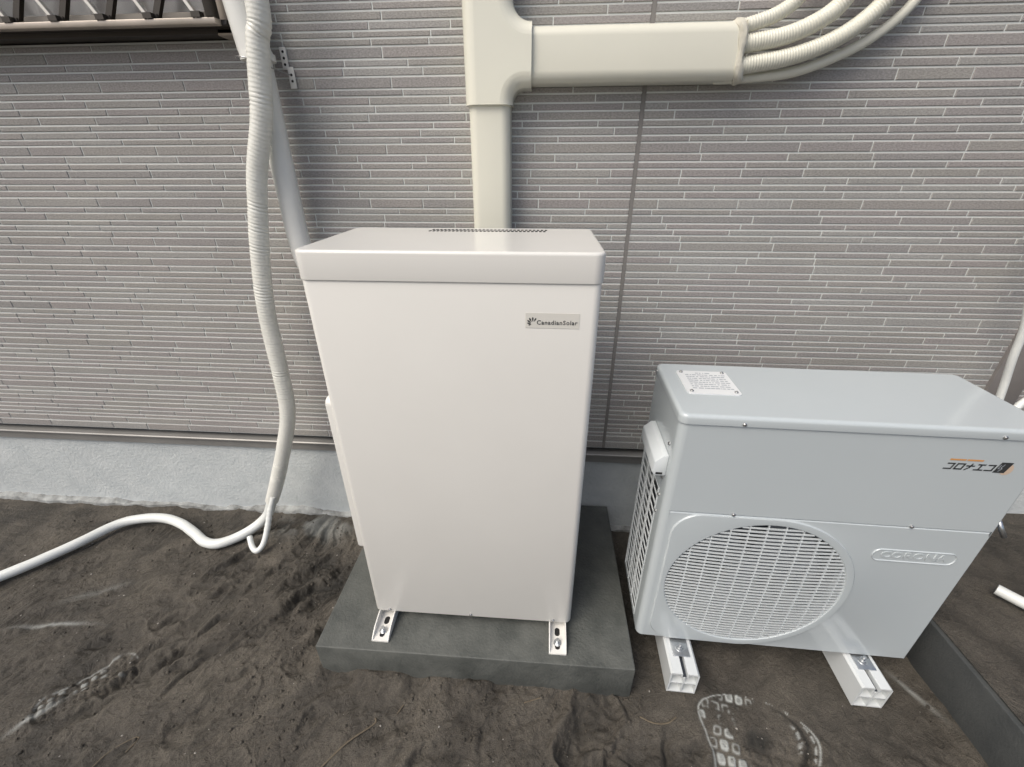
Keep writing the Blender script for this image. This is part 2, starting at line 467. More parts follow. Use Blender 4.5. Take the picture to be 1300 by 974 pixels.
def sand(x, y):
    c, s = math.cos(R(52)), math.sin(R(52))
    a = x * c + y * s; b = -x * s + y * c
    warp = fbm(x, y, 60, 0.3, 3) * 0.12
    h = 0.020 * fbm(x, y, 1, 0.55, 4) + 0.008 * fbm(x, y, 9, 0.09, 5, 0.6)
    churn = sstep(0.0, 0.35, fbm(x, y, 33, 0.6, 2) + 0.35 - 0.6 * np.abs(x + 0.75)) * sstep(-1.3, -0.3, y + 0.15)
    churn = np.clip(churn + 0.25, 0, 1) * (0.2 + 0.8 * sstep(0.02, 0.16, -y))
    st = fbm((a + warp) * 0.28, b + warp, 21, 0.06, 5, 0.6)
    h = h + 0.042 * churn * st
    ridge = 0.5 - np.abs(fbm((a - warp) * 0.35, b + 1.7 * warp, 27, 0.13, 3, 0.5))
    h = h + 0.012 * churn * (ridge - 0.4)
    res = np.zeros_like(x); damp_shade = np.zeros_like(x)
    damp_shade = damp_shade + 0.85 * sstep(0.03, 0.26, -st) * churn  # troughs darkened: damp streaks plus painted shade that lifts the relief
    # deep scuffs beside the pad
    for (gx, gy, ga, gl, gw, gd) in GOUGE + ((-0.86, -0.39, 56, 0.34, 0.034, 0.045), (-0.91, -0.33, 52, 0.26, 0.03, 0.035), (-0.78, -0.36, 50, 0.26, 0.022, 0.03),
                                     (-1.52, -0.66, 40, 0.10, 0.014, 0.016), (-1.33, -0.56, 35, 0.14, 0.02, 0.016), (-1.2, -0.42, 40, 0.16, 0.02, 0.014)):
        rad = gl + 4 * gw
        sel = np.nonzero((np.abs(x - gx) < rad) & (np.abs(y - gy) < rad))
        if len(sel[0]) == 0: continue
        xs_, ys_ = x[sel], y[sel]
        ca, sa = math.cos(R(ga)), math.sin(R(ga))
        u = (xs_ - gx) * ca + (ys_ - gy) * sa
        v = -(xs_ - gx) * sa + (ys_ - gy) * ca + 1.8 * gw * fbm(xs_, ys_, 5, 0.06, 4) + 0.25 * u * u / gl
        along = np.exp(-np.abs(u / (gl * 0.5)) ** 3)
        k = along * np.exp(-(v / gw) ** 2)
        h[sel] += -gd * k + 0.45 * gd * along * np.exp(-((v - 1.7 * gw) / (0.9 * gw)) ** 2)
        damp_shade[sel] = np.maximum(damp_shade[sel], min(0.9, 30 * gd) * k)  # gouge floors darkened too, their shade put into the colour
    for i, (fx, fy, fa, Lf, Wf, dep, rs) in enumerate(FOOT):
        rad = 0.75 * max(Lf, Wf)
        sel = np.nonzero((np.abs(x - fx) < rad) & (np.abs(y - fy) < rad))
        if len(sel[0]) == 0: continue
        xs_, ys_ = x[sel], y[sel]
        ca, sa = math.cos(R(fa)), math.sin(R(fa))
        u = (xs_ - fx) * ca + (ys_ - fy) * sa; v = -(xs_ - fx) * sa + (ys_ - fy) * ca
        wr = 0.006 if rs else 0.016
        u = u + wr * fbm(xs_, ys_, 300 + i, 0.06, 3); v = v + wr * fbm(xs_, ys_, 310 + i, 0.05, 3)
        d = shoe(u, v, Lf, Wf)
        near = np.abs(u) < Lf * 0.5
        ins = sstep(-0.006, 0.014 if rs else 0.03, d) * near
        rim = np.exp(-((d + 0.016) / 0.014) ** 2) * near
        m = fbm(xs_, ys_, 81 + i, 0.06, 4, 0.6)
        hh = -dep * ins * (1 if rs else 0.6 + 1.0 * fbm(xs_, ys_, 320 + i, 0.07, 3)) + 0.45 * dep * rim * (1 + m)
        rr = np.zeros_like(u); dd = np.zeros_like(u)
        if rs:
            ang = np.arctan2(v / Wf, u / Lf)                     # 0 at the toe, + to the left
            pu, pv = (0.034, 0.028) if Wf > 0.2 else (0.024, 0.020)
            ri = np.floor(u / pu); ci = np.floor(v / pv + 0.5 * (ri % 2))
            cu_ = np.abs((u / pu) % 1 - 0.5); cv_ = np.abs((v / pv + 0.5 * (ri % 2)) % 1 - 0.5)
            cell = (cu_ ** 4 + cv_ ** 4) ** 0.25                 # rounded square lugs
            lugs = 1 - sstep(0.28, 0.38, cell)
            inb = sstep(0.004, 0.010, d) * sstep(0.105 if Wf > 0.2 else 0.06, 0.08 if Wf > 0.2 else 0.045, d) * near
            hh = hh + 0.005 * lugs * ins
            outline = np.exp(-((d - 0.002) / 0.0030) ** 2) * near * sstep(-0.10, 0.10, m + 0.25 * np.cos(ang - 0.7))
            ringed = np.exp(-((cell - 0.30) / 0.085) ** 2) * inb
            filled = lugs * inb * (0.55 + 0.9 * m)
            seed_ = np.sin(ci * 12.9898 + ri * 78.233 + i) * 43758.5453
            pick = seed_ - np.floor(seed_)
            patch = sstep(-0.10, 0.06, m + 0.04)
            if Wf > 0.2:                                          # broad print by the rails: ringed lugs left and at the toe, streaks right
                left = sstep(-0.55, -0.15, ang)
                rr = 0.75 * outline + left * patch * (0.62 * ringed * (pick > 0.3) + 0.65 * filled * (pick > 0.7))
                streak = (np.exp(-((d - 0.014) / 0.0035) ** 2) + 0.9 * np.exp(-((d - 0.052) / 0.006) ** 2)) * (1 - left) * near
                rr = rr + 0.7 * streak * ((np.floor(ang * 22) % 3) > 0) * sstep(-0.12, 0.06, m)
                hole = np.exp(-(((u - 0.055) / 0.026) ** 4 + ((v - 0.005 + 0.4 * (u - 0.055)) / 0.036) ** 4)) + np.exp(-((d - 0.033) / 0.009) ** 2) * (1 - left) * (u > -0.1) * near
                hole = np.clip(hole, 0, 1)
                dd = 0.9 * hole; rr = rr * (1 - hole); hh = hh - 0.012 * hole  # print hollow is sunk and also coloured dark, as shade
            else:                                                 # narrow print on the left: one pale edge and a few smears
                upper = sstep(0.0, 0.35, ang)
                rr = upper * (0.55 * outline + patch * 0.7 * filled * (pick > 0.5)) + (1 - upper) * 0.8 * filled * (pick > 0.72) * (u > 0.03)
            rr = np.clip(rs * rr, 0, 0.9)
        elif dep > 0.015:
            dd = 0.55 * ins * sstep(-0.2, 0.3, m + 0.1)  # deeper prints get some of the same painted shade
        h[sel] += hh
        res[sel] = np.maximum(res[sel], rr); damp_shade[sel] = np.maximum(damp_shade[sel], dd)
    # pale dried-slurry streaks
    for (gx, gy, ga, gl, gw, k0) in ((-1.75, -0.605, 8, 0.11, 0.007, 0.55), (-1.72, -0.47, 25, 0.09, 0.012, 0.18), (-1.50, -0.885, 55, 0.05, 0.008, 0.7),
                                     (1.20, -0.63, -62, 0.06, 0.008, 0.4)):
        ca, sa = math.cos(R(ga)), math.sin(R(ga))
        u = (x - gx) * ca + (y - gy) * sa; v = -(x - gx) * sa + (y - gy) * ca + 0.6 * ((x - gx) ** 2)
        res = np.maximum(res, k0 * np.exp(-(u / gl) ** 2 - (v / gw) ** 2))
    k = np.exp(-((x + 1.02) / 0.20) ** 2 - ((y + 0.085) / 0.07) ** 2)
    res = np.maximum(res, 0.42 * k * sstep(-0.15, 0.35, fbm(x, y, 90, 0.10, 4) + 0.12))
    # soil lies a little against the pad, flat under the rails and the hose
    dp = np.maximum(np.maximum(-0.69 - x, x - 0.315), -0.70 - y)          # distance outside the pad
    bank = np.exp(-(np.clip(dp, 0, 1) / 0.035) ** 2) * (0.5 + 1.6 * fbm(x, y, 400, 0.09, 4))
    h = h + 0.020 * np.clip(bank, 0, 2)
    flat = sstep(0.16, 0.04, np.maximum(np.maximum(0.42 - x, x - 1.15), np.maximum(-0.70 - y, 0)))
    h = h * (1 - 0.85 * flat)
    far = sstep(0, 0.4, np.maximum(np.maximum(-2.9 - x, x - 1.3), -1.5 - y))
    return np.clip(h - 0.004, -0.06, 0.03) * (1 - far) - 0.002, res, damp_shade

def axis_lines(lo, hi, step, far):
    mid = list(np.arange(lo, hi + step / 2, step))
    out = []
    d = step
    p = lo
    while p > far[0]:
        d *= 1.35; p -= d; out.append(max(p, far[0]))
    out = out[::-1] + mid
    p = hi; d = step
    while p < far[1]:
        d *= 1.35; p += d; out.append(min(p, far[1]))
    return np.array(out)

gx = axis_lines(-2.25, 1.28, 0.0031, (-60, 60))
gy = axis_lines(-1.06, 0.03, 0.0031, (-60, 0.06))
X, Y = np.meshgrid(gx, gy)
H, RES, DAMP_SHADE = sand(X, Y)
ny, nx = X.shape
me = bpy.data.meshes.new('ground')
co = np.stack([X, Y, H], -1).reshape(-1, 3).astype(np.float32)
ii = np.arange(nx * ny).reshape(ny, nx)
q = np.stack([ii[:-1, :-1], ii[:-1, 1:], ii[1:, 1:], ii[1:, :-1]], -1).reshape(-1, 4).astype(np.int32)
me.vertices.add(len(co)); me.vertices.foreach_set('co', co.ravel())
me.loops.add(q.size); me.loops.foreach_set('vertex_index', q.ravel())
me.polygons.add(len(q))
me.polygons.foreach_set('loop_start', np.arange(0, q.size, 4, dtype=np.int32))
me.polygons.foreach_set('loop_total', np.full(len(q), 4, dtype=np.int32))
me.update(calc_edges=True)
me.polygons.foreach_set('use_smooth', np.ones(len(q), dtype=bool))
for nm, arr in (('residue', RES), ('damp_shade', DAMP_SHADE)):
    at = me.attributes.new(nm, 'FLOAT', 'POINT')
    at.data.foreach_set('value', arr.ravel().astype(np.float32))
ground = link('ground', me, M['ground'])
ground['kind'] = 'structure'

# raised bed with a concrete kerb on the right
def ragged_top(mb, x0, x1, y0, y1, z, amp, step, seed):
    xs = np.arange(x0, x1 + 1e-6, step); ys = np.arange(y0, y1 + 1e-6, step)
    XX, YY = np.meshgrid(xs, ys)
    ZZ = z + amp * fbm(XX, YY, seed, 0.3, 5)
    n = len(xs)
    vs = list(zip(XX.ravel(), YY.ravel(), ZZ.ravel()))
    fs = [(j * n + i, j * n + i + 1, (j + 1) * n + i + 1, (j + 1) * n + i) for j in range(len(ys) - 1) for i in range(n - 1)]
    return mb.add(vs, fs, True)
kb = MB(); kb.box(1.262, 1.36, -3.2, -0.02, -0.12, 0.183)
kerb = kb.build('kerb', M['kerb'], bevel=0.006); kerb['kind'] = 'structure'
bed = ragged_top(MB(), 1.275, 4.0, -3.2, 0.02, 0.188, 0.012, 0.03, 140).build('raised_soil', M['ground'])
bed['kind'] = 'structure'

# ------------------------------------------------------------------ the house
house = thing('house', 'house wall clad in taupe thin-brick siding above a pale concrete foundation', 'house', (0, 0, 0))
WX0, WX1, WTOP = -3.4, 3.0, 2.95
WIN = (-2.52, -0.872, 1.80, 2.75)       # window opening
ZJ = [1.876, 1.857, 1.835, 1.814, 1.797, 1.779, 1.750, 1.731, 1.709, 1.679, 1.661, 1.639, 1.619, 1.596, 1.578, 1.557, 1.539, 1.510, 1.488, 1.469,
      1.445, 1.425, 1.407, 1.386, 1.356, 1.338, 1.314, 1.296, 1.278, 1.258, 1.230, 1.211, 1.188, 1.161, 1.140, 1.120, 1.099, 1.078, 1.059, 1.038,
      1.020, .990, .970, .952, .927, .908, .889, .867, .839, .820, .798, .777, .759, .741, .711, .693, .670, .641, .622, .602, .581, .558, .539, .518, .501, .473, .440]
ZJ = sorted(ZJ)
hs = [0.019, 0.022, 0.021, 0.018, 0.017, 0.029, 0.020, 0.022, 0.030, 0.018]
k = 0
while ZJ[-1] < WTOP:
    ZJ.append(ZJ[-1] + hs[k % len(hs)]); k += 1
SEAM = 0.2662
w = MB()
for (x0, x1, z0, z1) in ((WX0, WIN[0], 0.44, WTOP), (WIN[1], WX1, 0.44, WTOP), (WIN[0], WIN[1], 0.44, WIN[2]), (WIN[0], WIN[1], WIN[3], WTOP)):
    w.box(x0, x1, 0.0022, 0.12, z0, z1)
wall = w.build('siding_wall', M['mortar'], house)

def brick_geo(mb, x0, x1, z0, z1, y, c=0.0014):
    """front face with chamfer, open at the back"""
    b = 0.006
    mb.add([(x0, b, z0), (x1, b, z0), (x1, b, z1), (x0, b, z1),
            (x0, y + c, z0), (x1, y + c, z0), (x1, y + c, z1), (x0, y + c, z1),
            (x0 + c, y, z0 + c), (x1 - c, y, z0 + c), (x1 - c, y, z1 - c), (x0 + c, y, z1 - c)],
           [(0, 1, 5, 4), (1, 2, 6, 5), (2, 3, 7, 6), (3, 0, 4, 7), (4, 5, 9, 8), (5, 6, 10, 9), (6, 7, 11, 10), (7, 4, 8, 11), (8, 9, 10, 11)])

bricks = []
rb = random.Random(5)
GAP = 0.0046; VG = 0.0034
for zi in range(len(ZJ) - 1):
    z0, z1 = ZJ[zi] + GAP / 2, ZJ[zi + 1] - GAP / 2
    for (a, b) in ((WX0, SEAM - 0.006), (SEAM + 0.006, WX1)):
        x = a - (rb.random() * 0.2 if a == WX0 else 0)
        first = True
        while x < b:
            ln = rb.choice((0.17, 0.20, 0.23, 0.26, 0.30)) * (0.92 + 0.16 * rb.random())
            if first and a != WX0: ln *= rb.uniform(0.3, 1.0)
            first = False
            e = min(x + ln, b)
            if b - e < 0.04: e = b
            q0, q1 = max(x, a), e - (VG if e < b else 0)
            x = e
            if q1 - q0 < 0.015: continue
            segs = [(q0, q1)]
            if z1 > WIN[2] and z0 < WIN[3]:
                segs = []
                if q0 < WIN[0]: segs.append((q0, min(q1, WIN[0])))
                if q1 > WIN[1]: segs.append((max(q0, WIN[1]), q1))
            for s0, s1 in segs:
                if s1 - s0 > 0.015:
                    bricks.append((s0, s1, z0, z1, rb.uniform(-0.0006, 0.0004), rb.random()))
cpos = Vector(cam.location)
def shown(b):
    x, z = (b[0] + b[1]) / 2, (b[2] + b[3]) / 2
    hidden = z > 1.83 or (-0.50 < x < 0.10 and z < 1.30) or (0.36 < x < 1.5 and z < 0.80) or (-0.25 < x < -0.09) or (z > 1.66 and -0.25 < x < 0.6) or (z < 0.9 and x > 1.55)
    return -1 if hidden else (b[1] - b[0]) * (b[3] - b[2]) / ((x - cpos.x) ** 2 + cpos.y ** 2 + (z - cpos.z) ** 2) ** 1.5
order = sorted(range(len(bricks)), key=lambda i: -shown(bricks[i]))
single = set(order[:300])
def tint(me, vals):
    at = me.attributes.new('tint', 'FLOAT', 'FACE'); at.data.foreach_set('value', vals)
rest = MB(); rtint = []
for i, bk in enumerate(bricks):
    if i in single:
        m_ = MB(); brick_geo(m_, *bk[:5]); me_ = m_.mesh('brick'); tint(me_, [bk[5]] * 9)
        link('brick', me_, M['brick'], wall)
    else:
        brick_geo(rest, *bk[:5]); rtint += [bk[5]] * 9
me_ = rest.mesh('brick_courses'); tint(me_, rtint)
ro = link('brick_courses', me_, M['brick'], wall); ro['kind'] = 'stuff'

MB().box(SEAM - 0.0058, SEAM + 0.0058, 0.0002, 0.02, 0.44, WTOP).build('sealant_joint', M['sealant'], house)
# drip flashing: thin top lip, rounded fascia, dark gap above it
f = MB()
prof = [(0.03, 0.4185), (-0.012, 0.4165), (-0.0155, 0.4135), (-0.0155, 0.4085), (-0.006, 0.403), (-0.006, 0.371), (0.004, 0.366), (0.03, 0.366)]
f.loft([[(x, y, z) for y, z in prof] for x in (WX0, WX1)], smooth=False)
f.build('drip_flashing', M['flashing'], house)
MB().box(WX0, WX1, 0.030, 0.12, 0.41, 0.442).build('shadow_gap', M['cavity'], house)  # dark filler strip; its colour supplies the shade below the siding
# foundation with trowelled face
fx = np.arange(WX0, WX1 + 0.01, 0.02); fz = np.arange(-0.15, 0.381, 0.0177)
FX, FZ = np.meshgrid(fx, fz)
FY = 0.006 + 0.004 * fbm(FX, FZ, 200, 0.25, 4)
n = len(fx)
fm = MB(); fm.add(list(zip(FX.ravel(), FY.ravel(), FZ.ravel())), [(j * n + i, j * n + i + 1, (j + 1) * n + i + 1, (j + 1) * n + i) for j in range(len(fz) - 1) for i in range(n - 1)], True)
found = fm.build('foundation', M['foundation'], house)
# ragged mortar line along its foot
ft = MB(); rings = []
for x in np.arange(WX0, 1.26, 0.012):
    top = 0.014 + 0.030 * float(fbm(np.array(x), np.array(0.3), 210, 0.16, 4)) + 0.006 * float(vnoise(np.array(x), np.array(2.0), 3, 0.02))
    out = 0.012 + 0.022 * float(fbm(np.array(x), np.array(9.3), 215, 0.12, 4))
    rings.append([(x, 0.03, -0.1), (x, -out - 0.012, -0.1), (x, -out - 0.006, top * 0.35), (x, -out, top * 0.75), (x, -out + 0.012, top), (x, 0.03, top + 0.004)])
ft.loft(rings); ft.build('mortar_footing', M['footing'], found)
MB().box(1.583, 1.70, -0.010, 0.02, 0.44, WTOP).build('trim_board', M['trim'], house, bevel=0.003)

# window with lattice grille
win = link('window', None, None, house)
win.location = (0, 0, 0)
x0, x1, z0, z1 = WIN
fr = MB()
fr.box(x0, x1, -0.045, 0.10, z1 - 0.05, z1); fr.box(x0, x0 + 0.045, -0.045, 0.10, z0, z1 - 0.05); fr.box(x1 - 0.045, x1, -0.045, 0.10, z0 + 0.0, z1 - 0.05)
fr.build('frame', M['frame'], win, bevel=0.003)
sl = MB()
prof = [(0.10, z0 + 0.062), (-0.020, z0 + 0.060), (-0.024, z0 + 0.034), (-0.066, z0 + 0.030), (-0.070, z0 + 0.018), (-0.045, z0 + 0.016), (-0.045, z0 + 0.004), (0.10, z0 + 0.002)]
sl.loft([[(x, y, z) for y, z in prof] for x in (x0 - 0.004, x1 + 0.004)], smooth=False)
sl.build('sill', M['bronze'], win, bevel=0.002)  # dark bronze tone also stands in for shade under the window unit
MB().box(x0 + 0.045, x1 - 0.045, 0.035, 0.041, z0 + 0.062, z1 - 0.05).build('pane', M['glass'], win)
cu = MB()
xs = np.arange(x0 + 0.045, x1 - 0.04, 0.01)
cu.loft([[(x, 0.095 + 0.012 * math.sin(x * 34) + 0.006 * math.sin(x * 71 + 1), z) for z in (z0 + 0.01, z1)] for x in xs], False, False, closed=False)
cu.build('curtain', M['curtain'], win)
sb = MB(); sb.box((x0 + x1) / 2 - 0.03, (x0 + x1) / 2 + 0.03, 0.012, 0.033, z0 + 0.062, z1 - 0.05); sb.build('sash_stile', M['frame'], win, bevel=0.002)
# grille frame rails and crossed lattice bars
for za, zb in ((z0 + 0.014, z0 + 0.028), (z1 - 0.05, z1 - 0.03)):
    MB().box(x0 + 0.01, x1 - 0.008, -0.098, -0.072, za, zb).build('grille_rail', M['frame'], win, bevel=0.002)
for gx_ in (x0 + 0.012, x1 - 0.030):
    MB().box(gx_, gx_ + 0.020, -0.100, -0.070, z0 + 0.0285, z1 - 0.0505).build('grille_stile', M['bronze'], win, bevel=0.002)
    MB().box(gx_ + 0.002, gx_ + 0.018, -0.0695, -0.040, z0 + 0.020, z0 + 0.026).build('grille_bracket', M['bronze'], win)
zb, zt = z0 + 0.0285, z1 - 0.0505
def lattice(xb, sgn, yc, half, material):
    dx = (zt - zb) * 0.62 * sgn
    a = Vector((xb, yc, zb)); b = Vector((xb + dx, yc, zt))
    lo, hi = x0 + 0.035, x1 - 0.034
    t1 = 1.0
    if sgn > 0 and b.x > hi: t1 = (hi - a.x) / (b.x - a.x)
    if sgn < 0 and b.x < lo: t1 = (lo - a.x) / (b.x - a.x)
    if t1 < 0.03: return
    b = a.lerp(b, t1)
    d = (b - a).normalized(); nrm = Vector((-d.z, 0, d.x)) * half
    vs = []
    for p in (a, b):
        for yy in (-0.006, 0.006):
            for s_ in (-1, 1):
                vs.append(p + nrm * s_ + Vector((0, yy, 0)))
    MB().add(vs, [(0, 1, 3, 2), (4, 6, 7, 5), (0, 4, 5, 1), (2, 3, 7, 6), (0, 2, 6, 4), (1, 5, 7, 3)]).build('lattice_bar', material, win)
    MB().box(xb - 0.012, xb + 0.012, yc - 0.009, yc + 0.009, zb - 0.0004, zb + 0.012).build('bar_clip', M['bronze'], win)
xb = x1 - 0.056
while xb > x0 + 0.1:
    lattice(xb, -1, -0.092, 0.0042, M['silver'])
    lattice(xb + 0.006, 1, -0.078, 0.008, M['bronze'])
    xb -= 0.1345

# ------------------------------------------------------------------ ivory pipe duct with tee
duct = thing('pipe_duct', 'ivory plastic pipe duct with a glossy tee above the white cabinet', 'pipe duct', (-0.16, 0, 0.6))
def dsec_v(x0, x1, z0, z1, yf, r=0.026, n=7):
    """vertical run, flat back on the wall, rounded front corners"""
    sec = [(x1, -0.001), (x0, -0.001)]
    for i in range(n + 1):
        t = R(180 + 90 * i / n); sec.append((x0 + r + r * math.cos(t), yf + r + r * math.sin(t)))
    for i in range(n + 1):
        t = R(270 + 90 * i / n); sec.append((x1 - r + r * math.cos(t), yf + r + r * math.sin(t)))
    return [[(x, y, z) for x, y in sec] for z in (z0, z1)]
def off(o, p):      # keep world coordinates for parts of an empty that is not at the origin
    o.matrix_parent_inverse = Matrix.Translation(-p.location) if p.rotation_euler.z == 0 else p.matrix_basis.inverted()
    return o
off(MB().loft(dsec_v(-0.2235, -0.1085, 0.62, 1.640, -0.082)).build('vertical_cover', M['duct'], duct), duct)
hz = dsec_v(1.677, 1.801, -0.06, 0.478, -0.080)
hz = [[(z, y, x) for x, y, z in ring] for ring in hz]
off(MB().loft(hz).build('horizontal_cover', M['duct'], duct), duct)
# tee: outline with filleted inner corners, domed edge
def fillet(pts):
    out = []
    m = len(pts)
    for i, (x, z, r) in enumerate(pts):
        if r == 0: out.append((x, z)); continue
        p = Vector((x, z)); a = (Vector(pts[i - 1][:2]) - p).normalized(); b = (Vector(pts[(i + 1) % m][:2]) - p).normalized()
        half = a.angle(b) / 2
        t = r / math.tan(half); c = p + (a + b).normalized() * (r / math.sin(half))
        s, e = p + a * t - c, p + b * t - c
        sg = s.x * e.y - s.y * e.x
        ang = math.atan2(sg, s.dot(e))
        for k in range(9):
            q_ = ang * k / 8
            out.append((c.x + s.x * math.cos(q_) - s.y * math.sin(q_), c.y + s.x * math.sin(q_) + s.y * math.cos(q_)))
    return out
TX0, TX1, TXF = -0.232, -0.1005, -0.050
ol = fillet([(TX0, 1.628, 0), (TX1, 1.628, 0), (TX1, 1.667, 0.030), (TXF, 1.667, 0), (TXF, 1.811, 0), (TX1, 1.811, 0.047), (TX1, 1.935, 0), (TX0, 1.935, 0)])
def tee_offset(pts, d):
    """inset the outline by d, leaving the three open ends where they are"""
    m = len(pts); out = []
    def edge(a, b):
        e = Vector(b) - Vector(a); n_ = Vector((-e.y, e.x)).normalized()
        end = (abs(a[1] - 1.628) < 1e-6 and abs(b[1] - 1.628) < 1e-6) or (abs(a[0] - TXF) < 1e-6 and abs(b[0] - TXF) < 1e-6) or (abs(a[1] - 1.935) < 1e-6 and abs(b[1] - 1.935) < 1e-6)
        return n_, (0.0 if end else d)
    for k_ in range(m):
        (n1, d1), (n2, d2) = edge(pts[k_ - 1], pts[k_]), edge(pts[k_], pts[(k_ + 1) % m])
        det = n1.x * n2.y - n1.y * n2.x
        p_ = Vector(pts[k_])
        if abs(det) < 0.02: out.append(tuple(p_ + (n1 + n2).normalized() * max(d1, d2)))
        else: out.append((p_.x + (d1 * n2.y - d2 * n1.y) / det, p_.y + (n1.x * d2 - n2.x * d1) / det))
    return out
RT = 0.034
steps = [(0.0, -0.001), (0.0, -0.092 + RT)] + [(RT * (1 - math.cos(R(90 * k_ / 7))), -0.092 + RT - RT * math.sin(R(90 * k_ / 7))) for k_ in range(1, 8)]
tmb = MB(); tmb.loft([[(x, y, z) for x, z in tee_offset(ol, d_)] for d_, y in steps])
tobj = tmb.build('tee_tmp', M['duct_gloss']); tm = tobj.data; bpy.data.objects.remove(tobj); tm.name = 'tee_cover'
off(link('tee_cover', tm, M['duct_gloss'], duct), duct)
off(MB().loft(dsec_v(-0.2235, -0.1085, 1.92, 2.9, -0.082)).build('upper_cover', M['duct'], duct), duct)
# lumpy putty seal round the open end
ps = []
for t in np.linspace(0, 2 * math.pi, 41):
    zc = 1.739 + 0.060 * math.copysign(abs(math.sin(t)) ** 0.6, math.sin(t)); yc = -0.042 + 0.038 * math.copysign(abs(math.cos(t)) ** 0.6, math.cos(t))
    ps.append((0.480 - 0.012 * math.sin(t) + 0.003 * math.sin(3 * t), yc, zc))
pm = MB(); pm.tube(ps, lambda s, t: 0.010 + 0.0025 * math.sin(s * 60) + 0.0015 * math.sin(t * 3 + s * 130), 10, False)
pm.add([(0.484, -0.08, 1.678), (0.484, 0, 1.678), (0.484, 0, 1.80), (0.484, -0.08, 1.80)], [(0, 1, 2, 3)])
off(pm.build('putty_seal', M['putty'], duct), duct)

hoses = [
    ('ivory corrugated conduit leaving the duct end, uppermost of the curved bundle', 0.0165, [(0.44, -0.05, 1.784), (0.494, -0.055, 1.793), (0.556, -0.055, 1.812), (0.600, -0.055, 1.842), (0.64, -0.05, 1.90), (0.66, -0.05, 2.05), (0.665, -0.05, 2.5)], True),
    ('thick ivory corrugated conduit, second from the top of the curved bundle', 0.0200, [(0.44, -0.052, 1.746), (0.503, -0.057, 1.755), (0.596, -0.060, 1.771), (0.671, -0.060, 1.803), (0.712, -0.058, 1.842), (0.74, -0.055, 1.91), (0.75, -0.05, 2.05), (0.752, -0.05, 2.5)], True),
    ('thick ivory corrugated conduit, third from the top of the curved bundle', 0.0195, [(0.44, -0.05, 1.704), (0.505, -0.056, 1.710), (0.628, -0.060, 1.730), (0.730, -0.060, 1.770), (0.803, -0.058, 1.832), (0.835, -0.055, 1.91), (0.845, -0.05, 2.05), (0.848, -0.05, 2.5)], True),
    ('smooth thin ivory cable, lowest of the curved bundle leaving the duct end', 0.0125, [(0.44, -0.030, 1.686), (0.491, -0.032, 1.686), (0.638, -0.034, 1.697), (0.760, -0.034, 1.738), (0.837, -0.034, 1.784), (0.886, -0.034, 1.835), (0.92, -0.034, 1.91), (0.935, -0.034, 2.05), (0.94, -0.034, 2.5)], False)]
for lab, r_, pts, corr in hoses:
    pth = spline(pts, 0.0016 if corr else 0.008)
    fn = (lambda s, t, r_=r_: r_ * (1 + 0.055 * math.cos(2 * math.pi * s / 0.0066))) if corr else (lambda s, t, r_=r_: r_ * (1 + 0.01 * math.sin(s * 40)))
    o = MB().tube(pth, fn, 16).build('conduit_hose', M['conduit'], autosmooth=False)
    tag(o, lab, 'conduit', 'ivory conduits curving out of the duct end')

# ------------------------------------------------------------------ white conduit pipe behind the wrapped hose
cp = thing('conduit_pipe', 'smooth white plastic pipe running down the wall behind the wrapped hose', 'pipe', (-0.80, -0.06, 0.9))
pth = spline([(-0.806, -0.062, 1.748), (-0.806, -0.062, 1.4), (-0.805, -0.062, 1.28), (-0.79, -0.065, 1.18), (-0.72, -0.075, 1.06), (-0.58, -0.085, 1.0), (-0.45, -0.09, 0.98), (-0.38, -0.20, 0.98), (-0.36, -0.26, 0.98)], 0.02)
off(MB().tube(pth, 0.0335, 24).build('lower_pipe', M['white_pipe'], cp), cp)
off(MB().tube([(-0.806 - 0.010 * k, -0.062, 1.742 + 0.11 * k) for k in (0, 0.06)] + [(-0.812, -0.062, 1.765), (-0.83, -0.06, 1.95), (-0.835, -0.06, 2.9)], 0.0415, 24).build('socket_pipe', M['white_pipe'], cp), cp)
off(MB().tube([(-0.806, -0.062, 1.738), (-0.806, -0.062, 1.754)], 0.0445, 24).build('coupling_ring', M['white_pipe'], cp), cp)

sbk = thing('strap_bracket', 'small perforated white metal strap on the siding beside the wrapped hose', 'bracket', (-0.765, -0.004, 1.73))
for i, (xa, za, zb_, ln) in enumerate(((-0.771, 1.728, 1.781, 0.053), (-0.757, 1.682, 1.734, 0.052))):
    pl = MB().box(xa, xa + 0.018, -0.0055 - 0.003 * i, -0.0025 - 0.003 * i, za, zb_).build('strap_plate', M['bracketw'], sbk, bevel=0.0006)
    off(pl, sbk)
    for j in range(3 if i == 0 else 2):
        MB().cyl((xa + 0.009, -0.0053 - 0.003 * i, za + 0.012 + 0.015 * j + (0.006 if i else 0)), (0, -1, 0), 0.0035, 0.0006, 12).build('strap_hole', M['black'], pl)
off(MB().tube(spline([(-0.86, -0.060, 1.742), (-0.84, -0.11, 1.742), (-0.80, -0.118, 1.735), (-0.77, -0.06, 1.722), (-0.752, -0.007, 1.715)], 0.008), 0.0016, 6).build('tie_wire', M['screw'], sbk), sbk)

